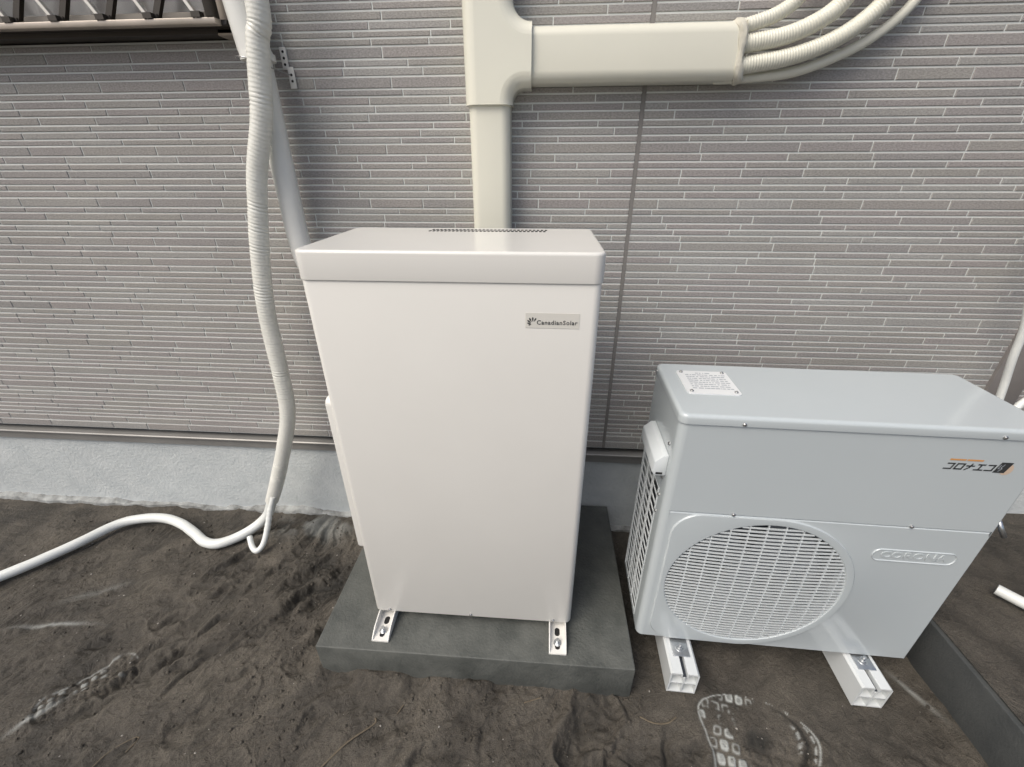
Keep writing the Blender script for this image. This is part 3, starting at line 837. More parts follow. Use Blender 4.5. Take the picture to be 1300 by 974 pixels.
# ------------------------------------------------------------------ taped hose bundle
wh = thing('wrapped_hose', 'white tape-wrapped hose hanging down the wall with a tail lying on the sand', 'hose', (-1.15, -0.13, 0.15))
tp = [(-0.73, -0.13, 2.9), (-0.732, -0.13, 2.2), (-0.737, -0.13, 1.85), (-0.757, -0.13, 1.772), (-0.775, -0.13, 1.689), (-0.796, -0.13, 1.599), (-0.842, -0.13, 1.48), (-0.866, -0.13, 1.398), (-0.909, -0.13, 1.213), (-0.938, -0.13, 1.028),
      (-0.948, -0.13, 0.819), (-0.962, -0.13, 0.652), (-1.010, -0.13, 0.504), (-1.097, -0.13, 0.298), (-1.150, -0.132, 0.185)]
rl = random.Random(3)
lump = [rl.uniform(-1, 1) for _ in range(400)]
def tape_r(s, t):
    ph = s / 0.0105 + t / (2 * math.pi) + 0.12 * math.sin(s * 13 + t)
    k_ = math.floor(ph)
    return 0.0275 * (1 + 0.036 * (ph - k_) + 0.006 * lump[int(k_) % 400] + 0.02 * math.sin(s * 9) * math.sin(s * 23 + 1) - (0.05 if lump[int(k_ // 3) % 400] > 0.8 and (ph - k_) < 0.3 else 0.0)) * (1.0 if s < 2.72 else max(0.78, 1 - 0.9 * (s - 2.72)))
off(MB().tube(spline(tp, 0.0022), tape_r, 24).build('tape_wrap', M['tape'], wh, autosmooth=False), wh)
tl = [(-1.128, -0.138, 0.235), (-1.158, -0.135, 0.165), (-1.190, -0.135, 0.105), (-1.240, -0.150, 0.055), (-1.300, -0.195, 0.030), (-1.372, -0.236, 0.022), (-1.440, -0.232, 0.022), (-1.520, -0.190, 0.024), (-1.62, -0.142, 0.024),
      (-1.725, -0.115, 0.024), (-1.83, -0.125, 0.024), (-1.915, -0.170, 0.024), (-2.00, -0.30, 0.024), (-2.119, -0.445, 0.024), (-2.30, -0.60, 0.022), (-2.7, -0.80, 0.022)]
off(MB().tube(spline(tl, 0.01), lambda s, t: 0.0205 * (1 + 0.012 * math.sin(s * 70)), 18).build('hose_tail', M['whitehose'], wh), wh)
stp = [(-1.122, -0.150, 0.225), (-1.143, -0.170, 0.160), (-1.152, -0.205, 0.095), (-1.160, -0.245, 0.045), (-1.178, -0.268, 0.028), (-1.205, -0.255, 0.035), (-1.232, -0.222, 0.058)]
off(MB().tube(spline(stp, 0.006), lambda s, t: 0.0112 + (0.0012 if 0.05 < s < 0.16 and int(s / 0.011) % 2 else 0), 14).build('tube_stub', M['whitehose'], wh), wh)

# ------------------------------------------------------------------ concrete pad
pd = MB()
rprism(pd, -0.687, 0.312, -0.697, -0.004, 0.004, edge_profile(-0.10, 0.1284, 0.002, 0.004, 2), 2)
pad = pd.build('concrete_pad', M['pad'])
tag(pad, 'dark grey concrete pad on the sand under the white cabinet', 'concrete pad')

# ------------------------------------------------------------------ storage battery cabinet
BX0, BX1, BYF, BYB, BZ0, BZ1, BZ2 = -0.5285, 0.1245, -0.588, -0.232, 0.1636, 1.264, 1.327
bat = thing('battery_cabinet', 'tall warm white metal storage battery cabinet standing on the concrete pad', 'battery cabinet', ((BX0 + BX1) / 2, -0.41, 0.1284))
b_ = MB(); rprism(b_, BX0 + 0.0036, BX1 - 0.0036, BYF + 0.003, BYB - 0.004, 0.018, edge_profile(BZ0, BZ1 + 0.02, 0.003, 0.001, 2), 6)
off(b_.build('body', M['battery'], bat), bat)
l_ = MB(); rprism(l_, BX0, BX1, BYF, BYB, 0.024, edge_profile(BZ1, BZ2, 0.0015, 0.007, 5), 8)
lid = off(l_.build('lid', M['lid'], bat), bat)
vh = MB()
for i in range(30):
    for j in range(2):
        xc_, yc_ = -0.300 + 0.0104 * i - 0.004 * j, -0.272 - 0.024 * j
        vh.loft([[(x, y, z) for x, y in rrect(xc_ - 0.0033, xc_ + 0.0033, yc_ - 0.0088, yc_ + 0.0088, 0.0032, 3)] for z in (BZ2 - 0.004, BZ2 + 0.0004)], cap0=False)
o = vh.build('vent_holes', M['hole'], lid); o['kind'] = 'stuff'  # black slots set on the lid; colour stands in for the dark inside
YS = BYF + 0.003
st = off(MB().box(-0.037, 0.079, YS - 0.0006, YS + 0.001, 1.167, 1.201).build('logo_sticker', M['sticker'], bat), bat)
tmz = text_mesh('CanadianSolar', 0.0165, 0.0002, 0.00025, spacing=1.12)
lt = link('lettering', tmz, M['ink'], st)
xsw = [v.co.x for v in tmz.vertices]; sc_ = 0.087 / (max(xsw) - min(xsw))
lt.scale = (sc_, sc_, 1); lt.location = (0.0310 , YS - 0.0009, 1.1795); lt.rotation_euler = (R(90), 0, 0)
em = MB()
for ang, r0, r1, w_ in ((172, .0035, .0115, .0017), (145, .0045, .0135, .0019), (118, .005, .0150, .002), (88, .0055, .0150, .0019), (60, .006, .0150, .0017), (200, .003, .009, .0014)):
    c_, s_ = math.cos(R(ang)), math.sin(R(ang))
    pts = []
    for q, ww in ((r0, 0.0004), ((r0 + r1) * 0.55, w_), (r1, 0.0008)):
        pts.append((q, ww))
    poly = [(q * c_ - ww * s_, q * s_ + ww * c_) for q, ww in pts] + [(q * c_ + ww * s_, q * s_ - ww * c_) for q, ww in pts[::-1]]
    em.add([(-0.0215 + x, YS - 0.0010, 1.1765 + z) for x, z in poly], [tuple(range(6))])
o = em.build('emblem', M['ink'], st)
sc = MB(); rprism(sc, 0, 0.53, -0.567, -0.34, 0.02, edge_profile(0, 0.022, 0.0, 0.007, 3), 5)
sc.v = [(BX0 + 0.0046 - z, y, 0.428 + x) for x, y, z in sc.v]
off(sc.build('side_cover', M['lid'], bat), bat)
def screw_mesh(r, h):
    m_ = MB(); m_.cyl((0, 0, 0), (0, 0, 1), r, h * 0.55, 16).cyl((0, 0, h * 0.55), (0, 0, 1), r, h * 0.45, 16, r * 0.6)
    m_.box(-r * 0.55, r * 0.55, -r * 0.12, r * 0.12, h * 0.98, h * 1.05)
    o = m_.build('screw', M['screw']); me = o.data; bpy.data.objects.remove(o); return me
SCREW = screw_mesh(0.0048, 0.0042)
def screw(parent, loc, axis, name='screw', inv=None, s=1.0):
    o = link(name, SCREW, M['screw'], parent)
    o.location = loc; o.scale = (s, s, s)
    o.rotation_euler = Vector(axis).to_track_quat('Z', 'Y').to_euler()
    if inv is not None: o.matrix_parent_inverse = inv
    return o
for x in (-0.475, -0.205, 0.064):
    screw(bat, (x, YS + 0.0005, BZ0 + 0.010), (0, -1, 0), inv=lid.matrix_parent_inverse, s=1.1)
# slotted mounting feet: a channel with raised cheeks, slots, washer and bolt
for xc in (-0.4855, 0.0785):
    ZP = 0.1284
    ft_ = MB()
    y0_, y1_ = -0.668, -0.45
    ft_.box(xc - 0.027, xc + 0.027, y0_, y1_, ZP + 0.0005, ZP + 0.0055)
    for s_ in (-1, 1):
        xa, xb_ = (xc - 0.0270, xc - 0.0238) if s_ < 0 else (xc + 0.0238, xc + 0.0270)
        top = [(y0_, ZP + 0.0060), (y0_ + 0.012, ZP + 0.016), (y0_ + 0.035, ZP + 0.027), (y0_ + 0.075, ZP + 0.0335), (y1_, ZP + 0.0335)]
        pr = [(y1_, ZP + 0.0052)] + [(y0_, ZP + 0.0052)] + top
        ft_.loft([[(x, y, z) for y, z in pr] for x in (xa, xb_)], smooth=False)
    foot = off(ft_.build('mounting_foot', M['bracketw'], bat), bat)
    for (ya, yb_) in ((-0.612, -0.585), (-0.655, -0.627)):
        s_ = MB(); s_.loft([[(x, y, z) for x, y in rrect(xc - 0.008, xc + 0.008, ya, yb_, 0.0078, 5)] for z in (ZP + 0.0052, ZP + 0.0060)])
        o = s_.build('slot', M['black'], foot)
    o = MB().cyl((xc, -0.634, ZP + 0.0062), (0, 0, 1), 0.0125, 0.002, 20).build('washer', M['steel'], foot)
    bo = MB().cyl((xc, -0.634, ZP + 0.0082), (0, 0, 1), 0.0088, 0.007, 6).cyl((xc, -0.634, ZP + 0.0152), (0, 0, 1), 0.005, 0.010, 12)
    o = bo.build('anchor_bolt', M['steel'], foot)

# ------------------------------------------------------------------ heat pump outdoor unit (local frame: x along front, y into depth)
AW, AD, AZ0, AZS, AZL, AZT = 0.82, 0.294, 0.110, 0.648, 0.928, 0.954
hp = thing('heat_pump_unit', 'pale grey heat pump outdoor unit with a round fan grille, raised on two white rails', 'heat pump', (0.3388, -0.5699, 0), R(-1.457))
CR = 0.020; CQ = 0.005
# body shell: back, right side, rounded front posts
def shell_path(n=6):
    pts = []
    for i in range(n + 1):
        t = R(270 - 90 * i / n); pts.append((CR + CR * math.cos(t), CR + CR * math.sin(t)))
    left = list(pts)                         # front-left post, ends on the left side
    left.append((0.0, 0.045))
    right = [(AW - CQ + CQ * math.cos(R(270 + 90 * i / n)), CQ + CQ * math.sin(R(270 + 90 * i / n))) for i in range(n + 1)] + [(AW, AD - 0.01), (AW - 0.01, AD), (0.01, AD), (0, AD - 0.01), (0, AD - 0.02)]
    return left, right
lp, rp_ = shell_path()
for nm, path in (('front_post', lp), ('back_shell', rp_)):
    m_ = MB(); th = 0.002
    rings = []
    for z, ins in ((AZ0 + 0.0, 0.0), (AZL, 0.0)):
        rings.append([(x, y, z) for x, y in path])
    m_.loft(rings, False, False, closed=False)
    m_.build(nm, M['unit'], hp)
bp_ = MB(); bp_.box(0.012, AW - 0.012, 0.012, AD - 0.004, AZ0 - 0.004, AZ0 + 0.004); bp_.build('base_pan', M['unit'], hp)
# upper left side panel and frame round the side grille
GZ0, GZ1, GY0, GY1 = AZ0 + 0.02, 0.672, 0.062, 0.274
sp = MB(); sp.box(0.0, 0.0015, 0.045, AD - 0.02, GZ1 + 0.0, AZL)
sp.box(0.0, 0.0015, 0.045, GY0, AZ0, GZ1); sp.box(0.0, 0.0015, GY1 - 0.0, AD - 0.02, AZ0, GZ1); sp.box(0.0, 0.0015, GY0, GY1, AZ0, GZ0)
sp.build('side_panel', M['unit'], hp)
sg = link('side_grille', None, None, hp)
nsl = 17
SLAT = MB().box(-0.0005, 0.0025, GY0, GY1, -0.0024, 0.0024).build('tmp', M['unit_plastic'])
slme = SLAT.data; bpy.data.objects.remove(SLAT)
for i in range(nsl + 1):
    o = link('slat', slme, M['unit_plastic'], sg); o.location = (0, 0, GZ0 + (GZ1 - GZ0) * i / nsl)
for i in range(4):
    yb_ = GY0 + (GY1 - GY0) * i / 3
    MB().box(-0.0015, 0.004, yb_ - 0.0036, yb_ + 0.0036, GZ0 - 0.004, GZ1 + 0.004).build('mullion', M['unit_plastic'], sg)
MB().box(0.034, 0.040, 0.05, AD - 0.02, AZ0 + 0.01, GZ1 + 0.01).build('coil_fins', M['fins'], hp)
# handle on the side
hd = MB()
prof = [(0.0, 0.742), (-0.030, 0.742), (-0.036, 0.752), (-0.034, 0.786), (-0.014, 0.806), (0.0, 0.808)]
hd.loft([[(x, y, z) for x, z in prof] for y in (0.030, 0.205)], smooth=False)
hd.build('side_handle', M['unit_plastic'], hp, bevel=0.003)
MB().box(-0.027, -0.010, 0.0285, 0.0295, 0.748, 0.754).build('handle_recess', M['black'], hp)
# top panel
tpn = MB(); rprism(tpn, -0.004, AW + 0.004, -0.004, AD + 0.004, 0.022, edge_profile(AZL, AZT, 0.001, 0.010, 5), 6)
top = tpn.build('top_panel', M['unit'], hp)
MB().box(0.01, AW - 0.01, 0.004, AD - 0.01, AZL - 0.006, AZL + 0.002).build('top_gap', M['cavity'], hp)
# front panels
MB().loft([rg for rg in [[(x, y, z) for x, z in rrect(CR - 0.001, AW - CQ + 0.001, AZS + 0.0015, AZL - 0.002, 0.001, 1)] for y in (0.006, 0.0005)]]
          + [[(x, 0.0, z) for x, z in rrect(CR, AW - CQ, AZS + 0.0025, AZL - 0.003, 0.001, 1)]], smooth=False).build('upper_front_panel', M['unit'], hp)
FCX, FCZ, FR = 0.2963, 0.378, 0.2446
def ray_rect(t, x0, x1, z0, z1):
    c, s = math.cos(t), math.sin(t); k = 1e9
    if c > 1e-9: k = min(k, (x1 - FCX) / c)
    if c < -1e-9: k = min(k, (x0 - FCX) / c)
    if s > 1e-9: k = min(k, (z1 - FCZ) / s)
    if s < -1e-9: k = min(k, (z0 - FCZ) / s)
    return k
def ray_D(t, g):
    """D-shaped surround: square with rounded corners on the left, concentric arc on the right."""
    c, s = math.cos(t), math.sin(t); r = FR + g
    if c >= 0: return r
    xl, hh, cr_ = FR - 0.006 + g, r, 0.055 + g
    k = min(xl / -c, hh / abs(s) if abs(s) > 1e-9 else 1e9)
    px, pz = -c * k, abs(s) * k
    if px > xl - cr_ and pz > hh - cr_:
        ax, az = xl - cr_, hh - cr_
        B = -c * ax + abs(s) * az
        k = B + math.sqrt(max(B * B - (ax * ax + az * az - cr_ * cr_), 0))
    return k
X0p, X1p, Z0p, Z1p = CR, AW - CQ, AZ0 + 0.001, AZS - 0.0015
angs = set(2 * math.pi * i / 180 for i in range(180))
for cx_, cz_ in ((X0p, Z0p), (X1p, Z0p), (X1p, Z1p), (X0p, Z1p)):
    angs.add(math.atan2(cz_ - FCZ, cx_ - FCX) % (2 * math.pi))
angs = sorted(angs)
def ringf(fn, y):
    return [(FCX + fn(t) * math.cos(t), y, FCZ + fn(t) * math.sin(t)) for t in angs]
cap = lambda k: (lambda t: min(k(t), ray_rect(t, X0p + 0.001, X1p - 0.001, Z0p + 0.001, Z1p - 0.0028)))
lo = MB()
lo.loft([ringf(lambda t: FR - 0.002, 0.040), ringf(lambda t: FR, 0.0), ringf(lambda t: FR + 0.003, -0.0035), ringf(cap(lambda t: ray_D(t, 0.018)), -0.0045),
         ringf(cap(lambda t: ray_D(t, 0.0215)), -0.0040), ringf(cap(lambda t: ray_D(t, 0.0245)), -0.0005), ringf(cap(lambda t: ray_D(t, 0.0265)), 0.0), ringf(lambda t: ray_rect(t, X0p, X1p - 0.0, Z0p + 0.0, Z1p - 0.0026), 0.0), ringf(lambda t: ray_rect(t, X0p, X1p, Z0p, Z1p), 0.0022),
         ringf(lambda t: ray_rect(t, X0p, X1p, Z0p, Z1p), 0.006)], False, False)
lo.build('lower_front_panel', M['unit'], hp)
MB().box(CR, AW - CQ, 0.008, 0.010, AZS - 0.006, AZS + 0.006).build('panel_joint', M['unit'], hp)
# fan housing, fan, motor
fh = MB(); fh.tube([(FCX, 0.038, FCZ), (FCX, 0.13, FCZ)], FR - 0.003, 48, False); fh.cyl((FCX, 0.128, FCZ), (0, 1, 0), FR - 0.003, 0.004, 48)
fh.build('fan_housing', M['cavity'], hp)
fan = MB()
for k in range(3):
    a0 = R(120 * k + 20)
    rings = []
    for i in range(9):
        r_ = 0.045 + (FR - 0.075) * i / 8
        ring = []
        for j in range(9):
            t = a0 + R(78) * (j / 8 - 0.5) + 0.25 * i / 8
            ring.append((FCX + r_ * math.cos(t), 0.085 + 0.04 * (j / 8 - 0.5), FCZ + r_ * math.sin(t)))
        rings.append(ring)
    fan.loft(rings, False, False, closed=False)
fan.cyl((FCX, 0.055, FCZ), (0, 1, 0), 0.05, 0.06, 28)
fan.build('fan', M['fan'], hp)
# fan grille: horizontal slats over upright ribs, slightly domed
fg = link('fan_grille', None, None, hp)
dome = lambda x, z: -0.002 - 0.010 * max(0.0, 1 - (x * x + z * z) / FR ** 2)
NS = 39
for i in range(1, NS):
    z = -FR + 2 * FR * i / NS
    hw = math.sqrt(FR * FR - z * z) + 0.001
    m_ = MB(); rings = []
    for k in range(13):
        x = -hw + 2 * hw * k / 12; y = dome(x, z)
        rings.append([(FCX + x, y, FCZ + z - 0.0025), (FCX + x, y + 0.005, FCZ + z - 0.0027), (FCX + x, y + 0.005, FCZ + z + 0.0006), (FCX + x, y, FCZ + z + 0.0020)])
    m_.loft(rings, smooth=False); m_.build('slat', M['unit_plastic'], fg)
for i in range(-5, 6):
    x = i * 0.0465 - 0.01
    if abs(x) > FR - 0.01: continue
    hh = math.sqrt(FR * FR - x * x) + 0.001
    m_ = MB(); rings = []
    for k in range(13):
        z = -hh + 2 * hh * k / 12; y = dome(x, z) + 0.0025
        rings.append([(FCX + x - 0.0010, y, FCZ + z), (FCX + x + 0.0010, y, FCZ + z), (FCX + x + 0.0010, y + 0.006, FCZ + z), (FCX + x - 0.0010, y + 0.006, FCZ + z)])
    m_.loft(rings, smooth=False); m_.build('rib', M['unit_plastic'], fg)
# embossed name pill
PX0, PX1, PZ0, PZ1 = 0.566, 0.776, 0.524, 0.568
pb = MB()
rO = rrect(PX0, PX1, PZ0, PZ1, 0.0215, 10); rI = rrect(PX0 + 0.0035, PX1 - 0.0035, PZ0 + 0.0035, PZ1 - 0.0035, 0.018, 10); rM = rrect(PX0 + 0.0017, PX1 - 0.0017, PZ0 + 0.0017, PZ1 - 0.0017, 0.0198, 10)
pb.loft([[(x, 0.001, z) for x, z in rO], [(x, -0.0026, z) for x, z in rM], [(x, -0.0004, z) for x, z in rI]], False, True)
pill = pb.build('name_badge', M['unit'], hp)
tm2 = text_mesh('CORONA', 0.036, 0.0011, 0.0012, spacing=1.05)
lt2 = link('embossed_lettering', tm2, M['unit'], pill)
xsw = [v.co.x for v in tm2.vertices]; lt2.scale = (0.166 / (max(xsw) - min(xsw)), 0.86, 1)
lt2.location = ((PX0 + PX1) / 2, -0.0007, (PZ0 + PZ1) / 2 + 0.0005); lt2.rotation_euler = (R(90), 0, 0)
# printed mark: katakana strokes, dark block, orange line and blush
pk = link('printed_mark', None, None, hp)
def strokes(mb, x, z, w, h, segs, t=0.0036, sh=0.28):
    for (ax, az, bx, bz) in segs:
        a = Vector((ax * w, az * h)); b = Vector((bx * w, bz * h)); d = (b - a).normalized(); n_ = Vector((-d.y, d.x)) * t / 2
        a = a - d * t / 2; b = b + d * t / 2
        poly = [a - n_, b - n_, b + n_, a + n_]
        mb.add([(x + q.x + sh * q.y, -0.0007, z + q.y) for q in poly], [(0, 1, 2, 3)])
KO = [(0.05, 1, 0.95, 1), (0.95, 1, 0.95, 0), (0, 0, 0.95, 0)]
RO = [(0, 1, 1, 1), (1, 1, 1, 0), (1, 0, 0, 0), (0, 0, 0, 1)]
NA = [(0, 0.68, 1, 0.68), (0.55, 1.05, 0.50, 0.4), (0.50, 0.4, 0.12, -0.05)]
EE = [(0.05, 1, 0.95, 1), (0.5, 1, 0.5, 0), (-0.05, 0, 1.05, 0)]
km = MB()
LX, LZ, LW, LH = 0.620, 0.840, 0.0150, 0.0150
for i, g in enumerate((KO, RO, NA, EE, KO)):
    strokes(km, LX + i * 0.0220, LZ, LW, LH, g)
km.build('lettering', M['ink'], pk)
blk = MB(); blk.add([(0.727, -0.0007, 0.8350), (0.752, -0.0007, 0.8350), (0.7605, -0.0007, 0.8650), (0.7355, -0.0007, 0.8650)], [(0, 1, 2, 3)])
blk.build('dark_block', M['ink'], pk)
dk = MB(); strokes(dk, 0.7315, 0.8400, 0.016, 0.020, [(0.0, 0.9, 0.0, 0.35), (0.42, 0.95, 0.30, 0.5), (0.30, 0.5, 0.55, 0.35), (0.55, 0.35, 0.35, 0.0), (0.0, 0.35, 0.25, 0.35)], 0.0016)
dk.v = [(x, -0.0011, z) for x, y, z in dk.v]
dk.build('block_figure', M['greyink'], pk)
og = MB(); strokes(og, 0.626, 0.8665, 0.030, 0.002, [(0, 0, 1, 0)], 0.0046); strokes(og, 0.663, 0.8665, 0.030, 0.002, [(0, 0, 1, 0)], 0.0046)
og.build('orange_line', M['orange'], pk)
bl = MB(); bl.add([(0.754 + x * 0.0135, -0.0004, 0.845 + z * 0.016) for x, z in [(math.cos(t), math.sin(t)) for t in np.linspace(0, 2 * math.pi, 25)[:-1]]], [tuple(range(24))])
bl.build('orange_blush', mat('pale_orange', (0.56, 0.44, 0.34), 0.5), pk)
# label plate on the top
lpz = AZT
pl = MB()
quad = rrect(0.040, 0.176, 0.105, 0.242, 0.010, 4)
pl.loft([[(x, y, z) for x, y in quad] for z in (lpz - 0.001, lpz + 0.0022)]); plate = pl.build('label_plate', M['plate'], hp)
pr = MB(); rp2 = random.Random(9)
for r_ in range(9):
    y = 0.225 - 0.0115 * r_
    x = 0.060 if r_ else 0.090
    while x < (0.158 if r_ else 0.128):
        w_ = rp2.uniform(0.003, 0.014)
        pr.add([(x, y, lpz + 0.0025), (x + w_, y, lpz + 0.0025), (x + w_, y + 0.0042, lpz + 0.0025), (x, y + 0.0042, lpz + 0.0025)], [(0, 1, 2, 3)])
        x += w_ + rp2.uniform(0.001, 0.005)
o = pr.build('small_print', M['greyink'], plate); o['kind'] = 'stuff'
for x, y in ((0.052, 0.231), (0.164, 0.231), (0.052, 0.117), (0.164, 0.117)):
    screw(plate, (x, y, lpz + 0.0022), (0, 0, 1), s=1.0)
for loc, ax in (((0.145, -0.0035, 0.935), (0, -1, 0)), ((0.705, -0.0035, 0.935), (0, -1, 0)), ((0.185, 0, 0.6515), (0, -1, 0)), ((0.625, 0, 0.6515), (0, -1, 0)),
                ((0, 0.048, 0.835), (-1, 0, 0)), ((0, 0.052, 0.722), (-1, 0, 0)), ((0, 0.052, 0.66), (-1, 0, 0)), ((-0.003, 0.27, 0.938), (-1, 0, 0)), ((0, 0.052, 0.60), (-1, 0, 0)), ((0.205, 0.002, 0.1125), (0, -1, 0))):
    screw(hp, loc, ax)
# service valve on the right side
sv = link('service_valve', None, None, hp)
MB().cyl((AW, 0.060, 0.665), (1, 0, 0), 0.010, 0.045, 12).cyl((AW + 0.03, 0.060, 0.665), (0.4, 0, 1), 0.009, 0.022, 12).build('valve_body', M['steel'], sv)
MB().cyl((AW + 0.04, 0.040, 0.655), (0.5, -0.35, -1), 0.006, 0.05, 10).build('valve_port', M['steel'], sv)
MB().cyl((AW, 0.10, 0.70), (1, 0, 0), 0.008, 0.04, 12).build('gas_port', M['steel'], sv)

# ------------------------------------------------------------------ white mounting rails under the unit
def rail(x0, label):
    t = thing('mounting_rail', label, 'mounting rail', (0.3388 + x0 + 0.043, -0.68, 0.0), R(-1.457), 'white plastic rails under the heat pump')
    Wr, Hr, Lr, th = 0.0863, 0.098, 0.56, 0.0045
    a = MB()
    hw = Wr / 2
    # hollow 2x2 section: outer walls, a web and a shelf; groove in the top
    a.box(-hw, -hw + th, 0, Lr, 0, Hr - 0.006); a.box(hw - th, hw, 0, Lr, 0, Hr - 0.006)
    a.box(-hw + th, hw - th, 0.0005, Lr, 0.0, th)
    a.box(-th / 2, th / 2, 0.0005, Lr, th, Hr * 0.78)
    a.box(-hw + th, -th / 2, 0.0005, Lr, Hr * 0.48, Hr * 0.48 + th * 0.8); a.box(th / 2, hw - th, 0.0005, Lr, Hr * 0.48, Hr * 0.48 + th * 0.8)
    body = a.build('rail_body', M['pvc'], t)
    for s_ in (-1, 1):
        xi, xo = 0.007 * s_, hw * s_
        tp_ = MB()
        prof = [(xo, Hr - 0.0062), (xo - 0.006 * s_, Hr), (xi + 0.0015 * s_, Hr), (xi, Hr - 0.002), (xi, Hr * 0.78), (xi + th * 0.8 * s_, Hr * 0.78), (xi + th * 0.8 * s_, Hr - th), (xo - th * s_, Hr - th - 0.003)]
        tp_.loft([[(x, y, z) for x, z in prof] for y in (0, Lr)], smooth=False); tp_.build('top_flange', M['pvc'], t)
    MB().box(-0.0068, 0.0068, 0.004, Lr, Hr * 0.78, Hr * 0.78 + 0.003).build('groove_floor', M['cavity'], t)
    cl = MB(); cl.box(-0.026, 0.026, 0.052, 0.125, Hr + 0.0004, Hr + 0.0045); clamp = cl.build('clamp_plate', M['steel'], t, bevel=0.001)
    MB().cyl((0, 0.078, Hr + 0.0045), (0, 0, 1), 0.014, 0.002, 18).build('washer', M['steel'], clamp)
    MB().cyl((0, 0.078, Hr + 0.0065), (0, 0, 1), 0.010, 0.008, 6).cyl((0, 0.078, Hr + 0.0145), (0, 0, 1), 0.005, 0.010, 10).build('bolt', M['steel'], clamp)
    return t
rail(0.0876, 'hollow white plastic mounting rail under the heat pump, beside the concrete pad')
rail(0.645, 'hollow white plastic mounting rail under the heat pump, beside the kerb')

# ------------------------------------------------------------------ insulated pipes behind the unit on the right
for lab, pts in (('white insulated pipe rising past the siding behind the heat pump', [(1.40, -0.06, 1.9), (1.44, -0.09, 1.25), (1.488, -0.10, 1.03), (1.505, -0.10, 0.93), (1.527, -0.10, 0.83), (1.535, -0.11, 0.74), (1.50, -0.16, 0.68), (1.38, -0.30, 0.66), (1.24, -0.42, 0.665)]),
                 ('short white pipe curving away to the right behind the heat pump corner', [(2.2, -0.06, 0.93), (1.9, -0.08, 0.88), (1.70, -0.09, 0.81), (1.62, -0.10, 0.772), (1.57, -0.13, 0.71), (1.48, -0.24, 0.63), (1.30, -0.42, 0.615), (1.20, -0.46, 0.63)])):
    o = MB().tube(spline(pts, 0.012), 0.0108, 16).build('insulated_pipe', M['whitehose'])
    tag(o, lab, 'pipe', 'white pipes behind the heat pump')
o = MB().tube(spline([(1.545, -0.395, 0.212), (1.60, -0.462, 0.213), (1.70, -0.55, 0.213), (1.95, -0.66, 0.213)], 0.01), lambda s, t: 0.018, 16).build('pipe_offcut', M['whitehose'])
tag(o, 'short white pipe lying on the raised soil at the right edge', 'pipe')

# ------------------------------------------------------------------ litter on the sand
def zsand(x, y):
    a = sand(np.array([[x]]), np.array([[y]]))
    return float(a[0][0, 0])
for lab, pts, r_ in (('long bent dry straw on the sand in front of the concrete pad', [(-0.60, -0.98), (-0.53, -0.89), (-0.47, -0.835), (-0.462, -0.822), (-0.468, -0.817)], 0.0026),
                     ('thin curved straw on the sand between the pad and the print by the rail', [(0.33, -0.755), (0.37, -0.768), (0.41, -0.765), (0.44, -0.748)], 0.0022),
                     ('short pale straw on the sand just left of the bent straw', [(-0.405, -0.80), (-0.392, -0.775)], 0.002),
                     ('thin hooked root on the sand beside the left shoe print', [(-1.22, -1.03), (-1.20, -0.96), (-1.16, -0.92), (-1.14, -0.915), (-1.15, -0.95)], 0.0016),
                     ('short twig against the front edge of the concrete pad', [(-0.02, -0.745), (0.035, -0.725)], 0.002)):
    P3 = [(x, y, zsand(x, y) + r_ * 0.9) for x, y in pts]
    tag(MB().tube(spline(P3, 0.008), r_, 6).build('straw', M['straw']), lab, 'straw', 'straws on the sand')
gr = MB(); rg = random.Random(21)
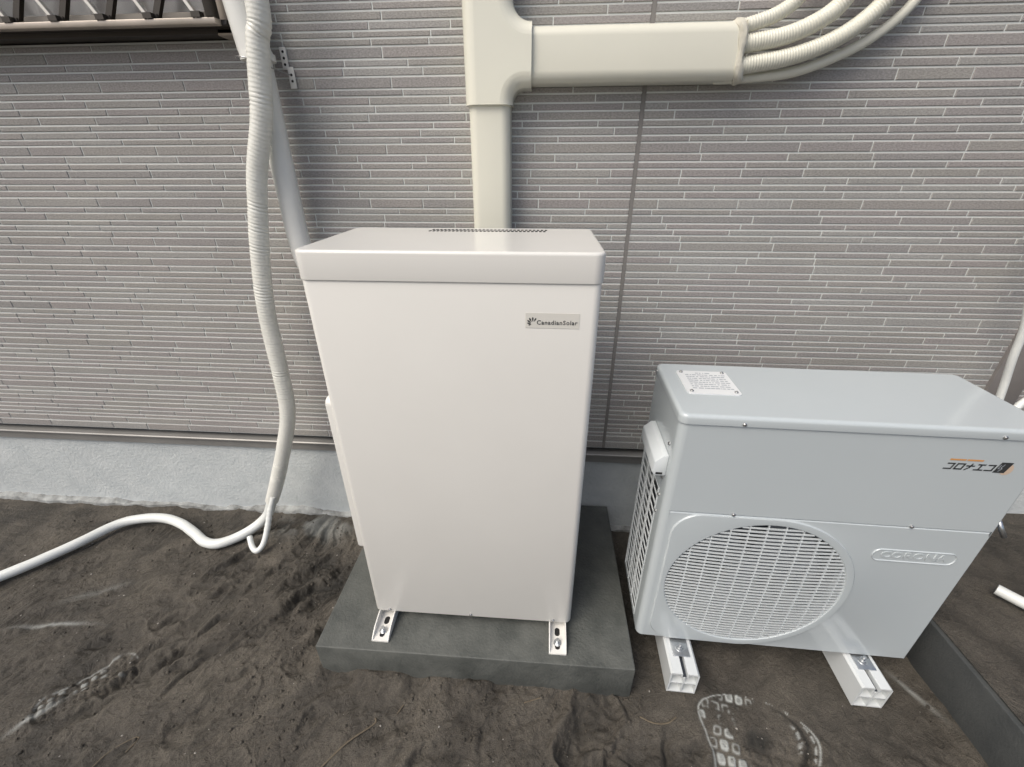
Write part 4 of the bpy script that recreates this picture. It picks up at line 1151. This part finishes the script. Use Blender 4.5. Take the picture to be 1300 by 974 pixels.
for i in range(150):
    x = rg.uniform(-2.2, 1.2); y = rg.uniform(-1.08, -0.05)
    if -0.70 < x < 0.33 and y > -0.71: continue
    if x > 0.42 and y > -0.68: continue
    r_ = rg.choice((0.0014, 0.0018, 0.0022, 0.0035)); z = zsand(x, y) + r_ * 0.3
    q = [(x + r_ * rg.uniform(.6, 1.4) * math.cos(t), y + r_ * rg.uniform(.6, 1.2) * math.sin(t), z) for t in (0.3, 1.7, 2.9, 4.1, 5.3)]
    gr.add(q + [(x, y, z + r_ * 0.8)], [(k, (k + 1) % 5, 5) for k in range(5)])
o = gr.build('grit', M['pebble'])
o['kind'] = 'stuff'; tag(o, 'scattered pale grit and specks on the dark sand', 'grit')

# crumbs of soil thrown up round the pad, the scuffs and the prints
ico = bmesh.new(); bmesh.ops.create_icosphere(ico, subdivisions=1, radius=1.0)
IV = np.array([v.co[:] for v in ico.verts]); IF = [tuple(v.index for v in f.verts) for f in ico.faces]; ico.free()
rc = np.random.default_rng(77)
NC = 9000
cx_ = rc.uniform(-2.2, 1.25, NC); cy_ = rc.uniform(-1.06, -0.04, NC)
dens = 0.12 + 0.9 * np.exp(-((np.maximum(np.maximum(-0.69 - cx_, cx_ - 0.315), -0.70 - cy_)) / 0.12) ** 2) + 0.8 * np.exp(-((cx_ + 0.85) / 0.3) ** 2 - ((cy_ + 0.4) / 0.25) ** 2) + 1.2 * np.clip(fbm(cx_, cy_, 500, 0.25, 3), 0, 1)
keep = (rc.random(NC) < dens) & ~((cx_ > -0.69) & (cx_ < 0.315) & (cy_ > -0.70)) & ~((cx_ > 0.40) & (cx_ < 1.12) & (cy_ > -0.69))
cx_, cy_ = cx_[keep], cy_[keep]
cz_ = sand(cx_[None, :], cy_[None, :])[0][0]
clods = MB()
for k in range(len(cx_)):
    r_ = 0.0016 + 0.0045 * rc.random() ** 5
    sc3 = r_ * (0.7 + 0.6 * rc.random(3)); sc3[2] *= 0.8
    V3 = IV * sc3 * (0.8 + 0.4 * rc.random((len(IV), 1))) + np.array([cx_[k], cy_[k], cz_[k] + 0.25 * r_])
    clods.add(V3.tolist(), IF, True)
me_ = clods.mesh('soil_crumbs')
o = link('soil_crumbs', me_, M['ground']); o['kind'] = 'stuff'; tag(o, 'loose brown crumbs of soil scattered over the sand', 'soil')
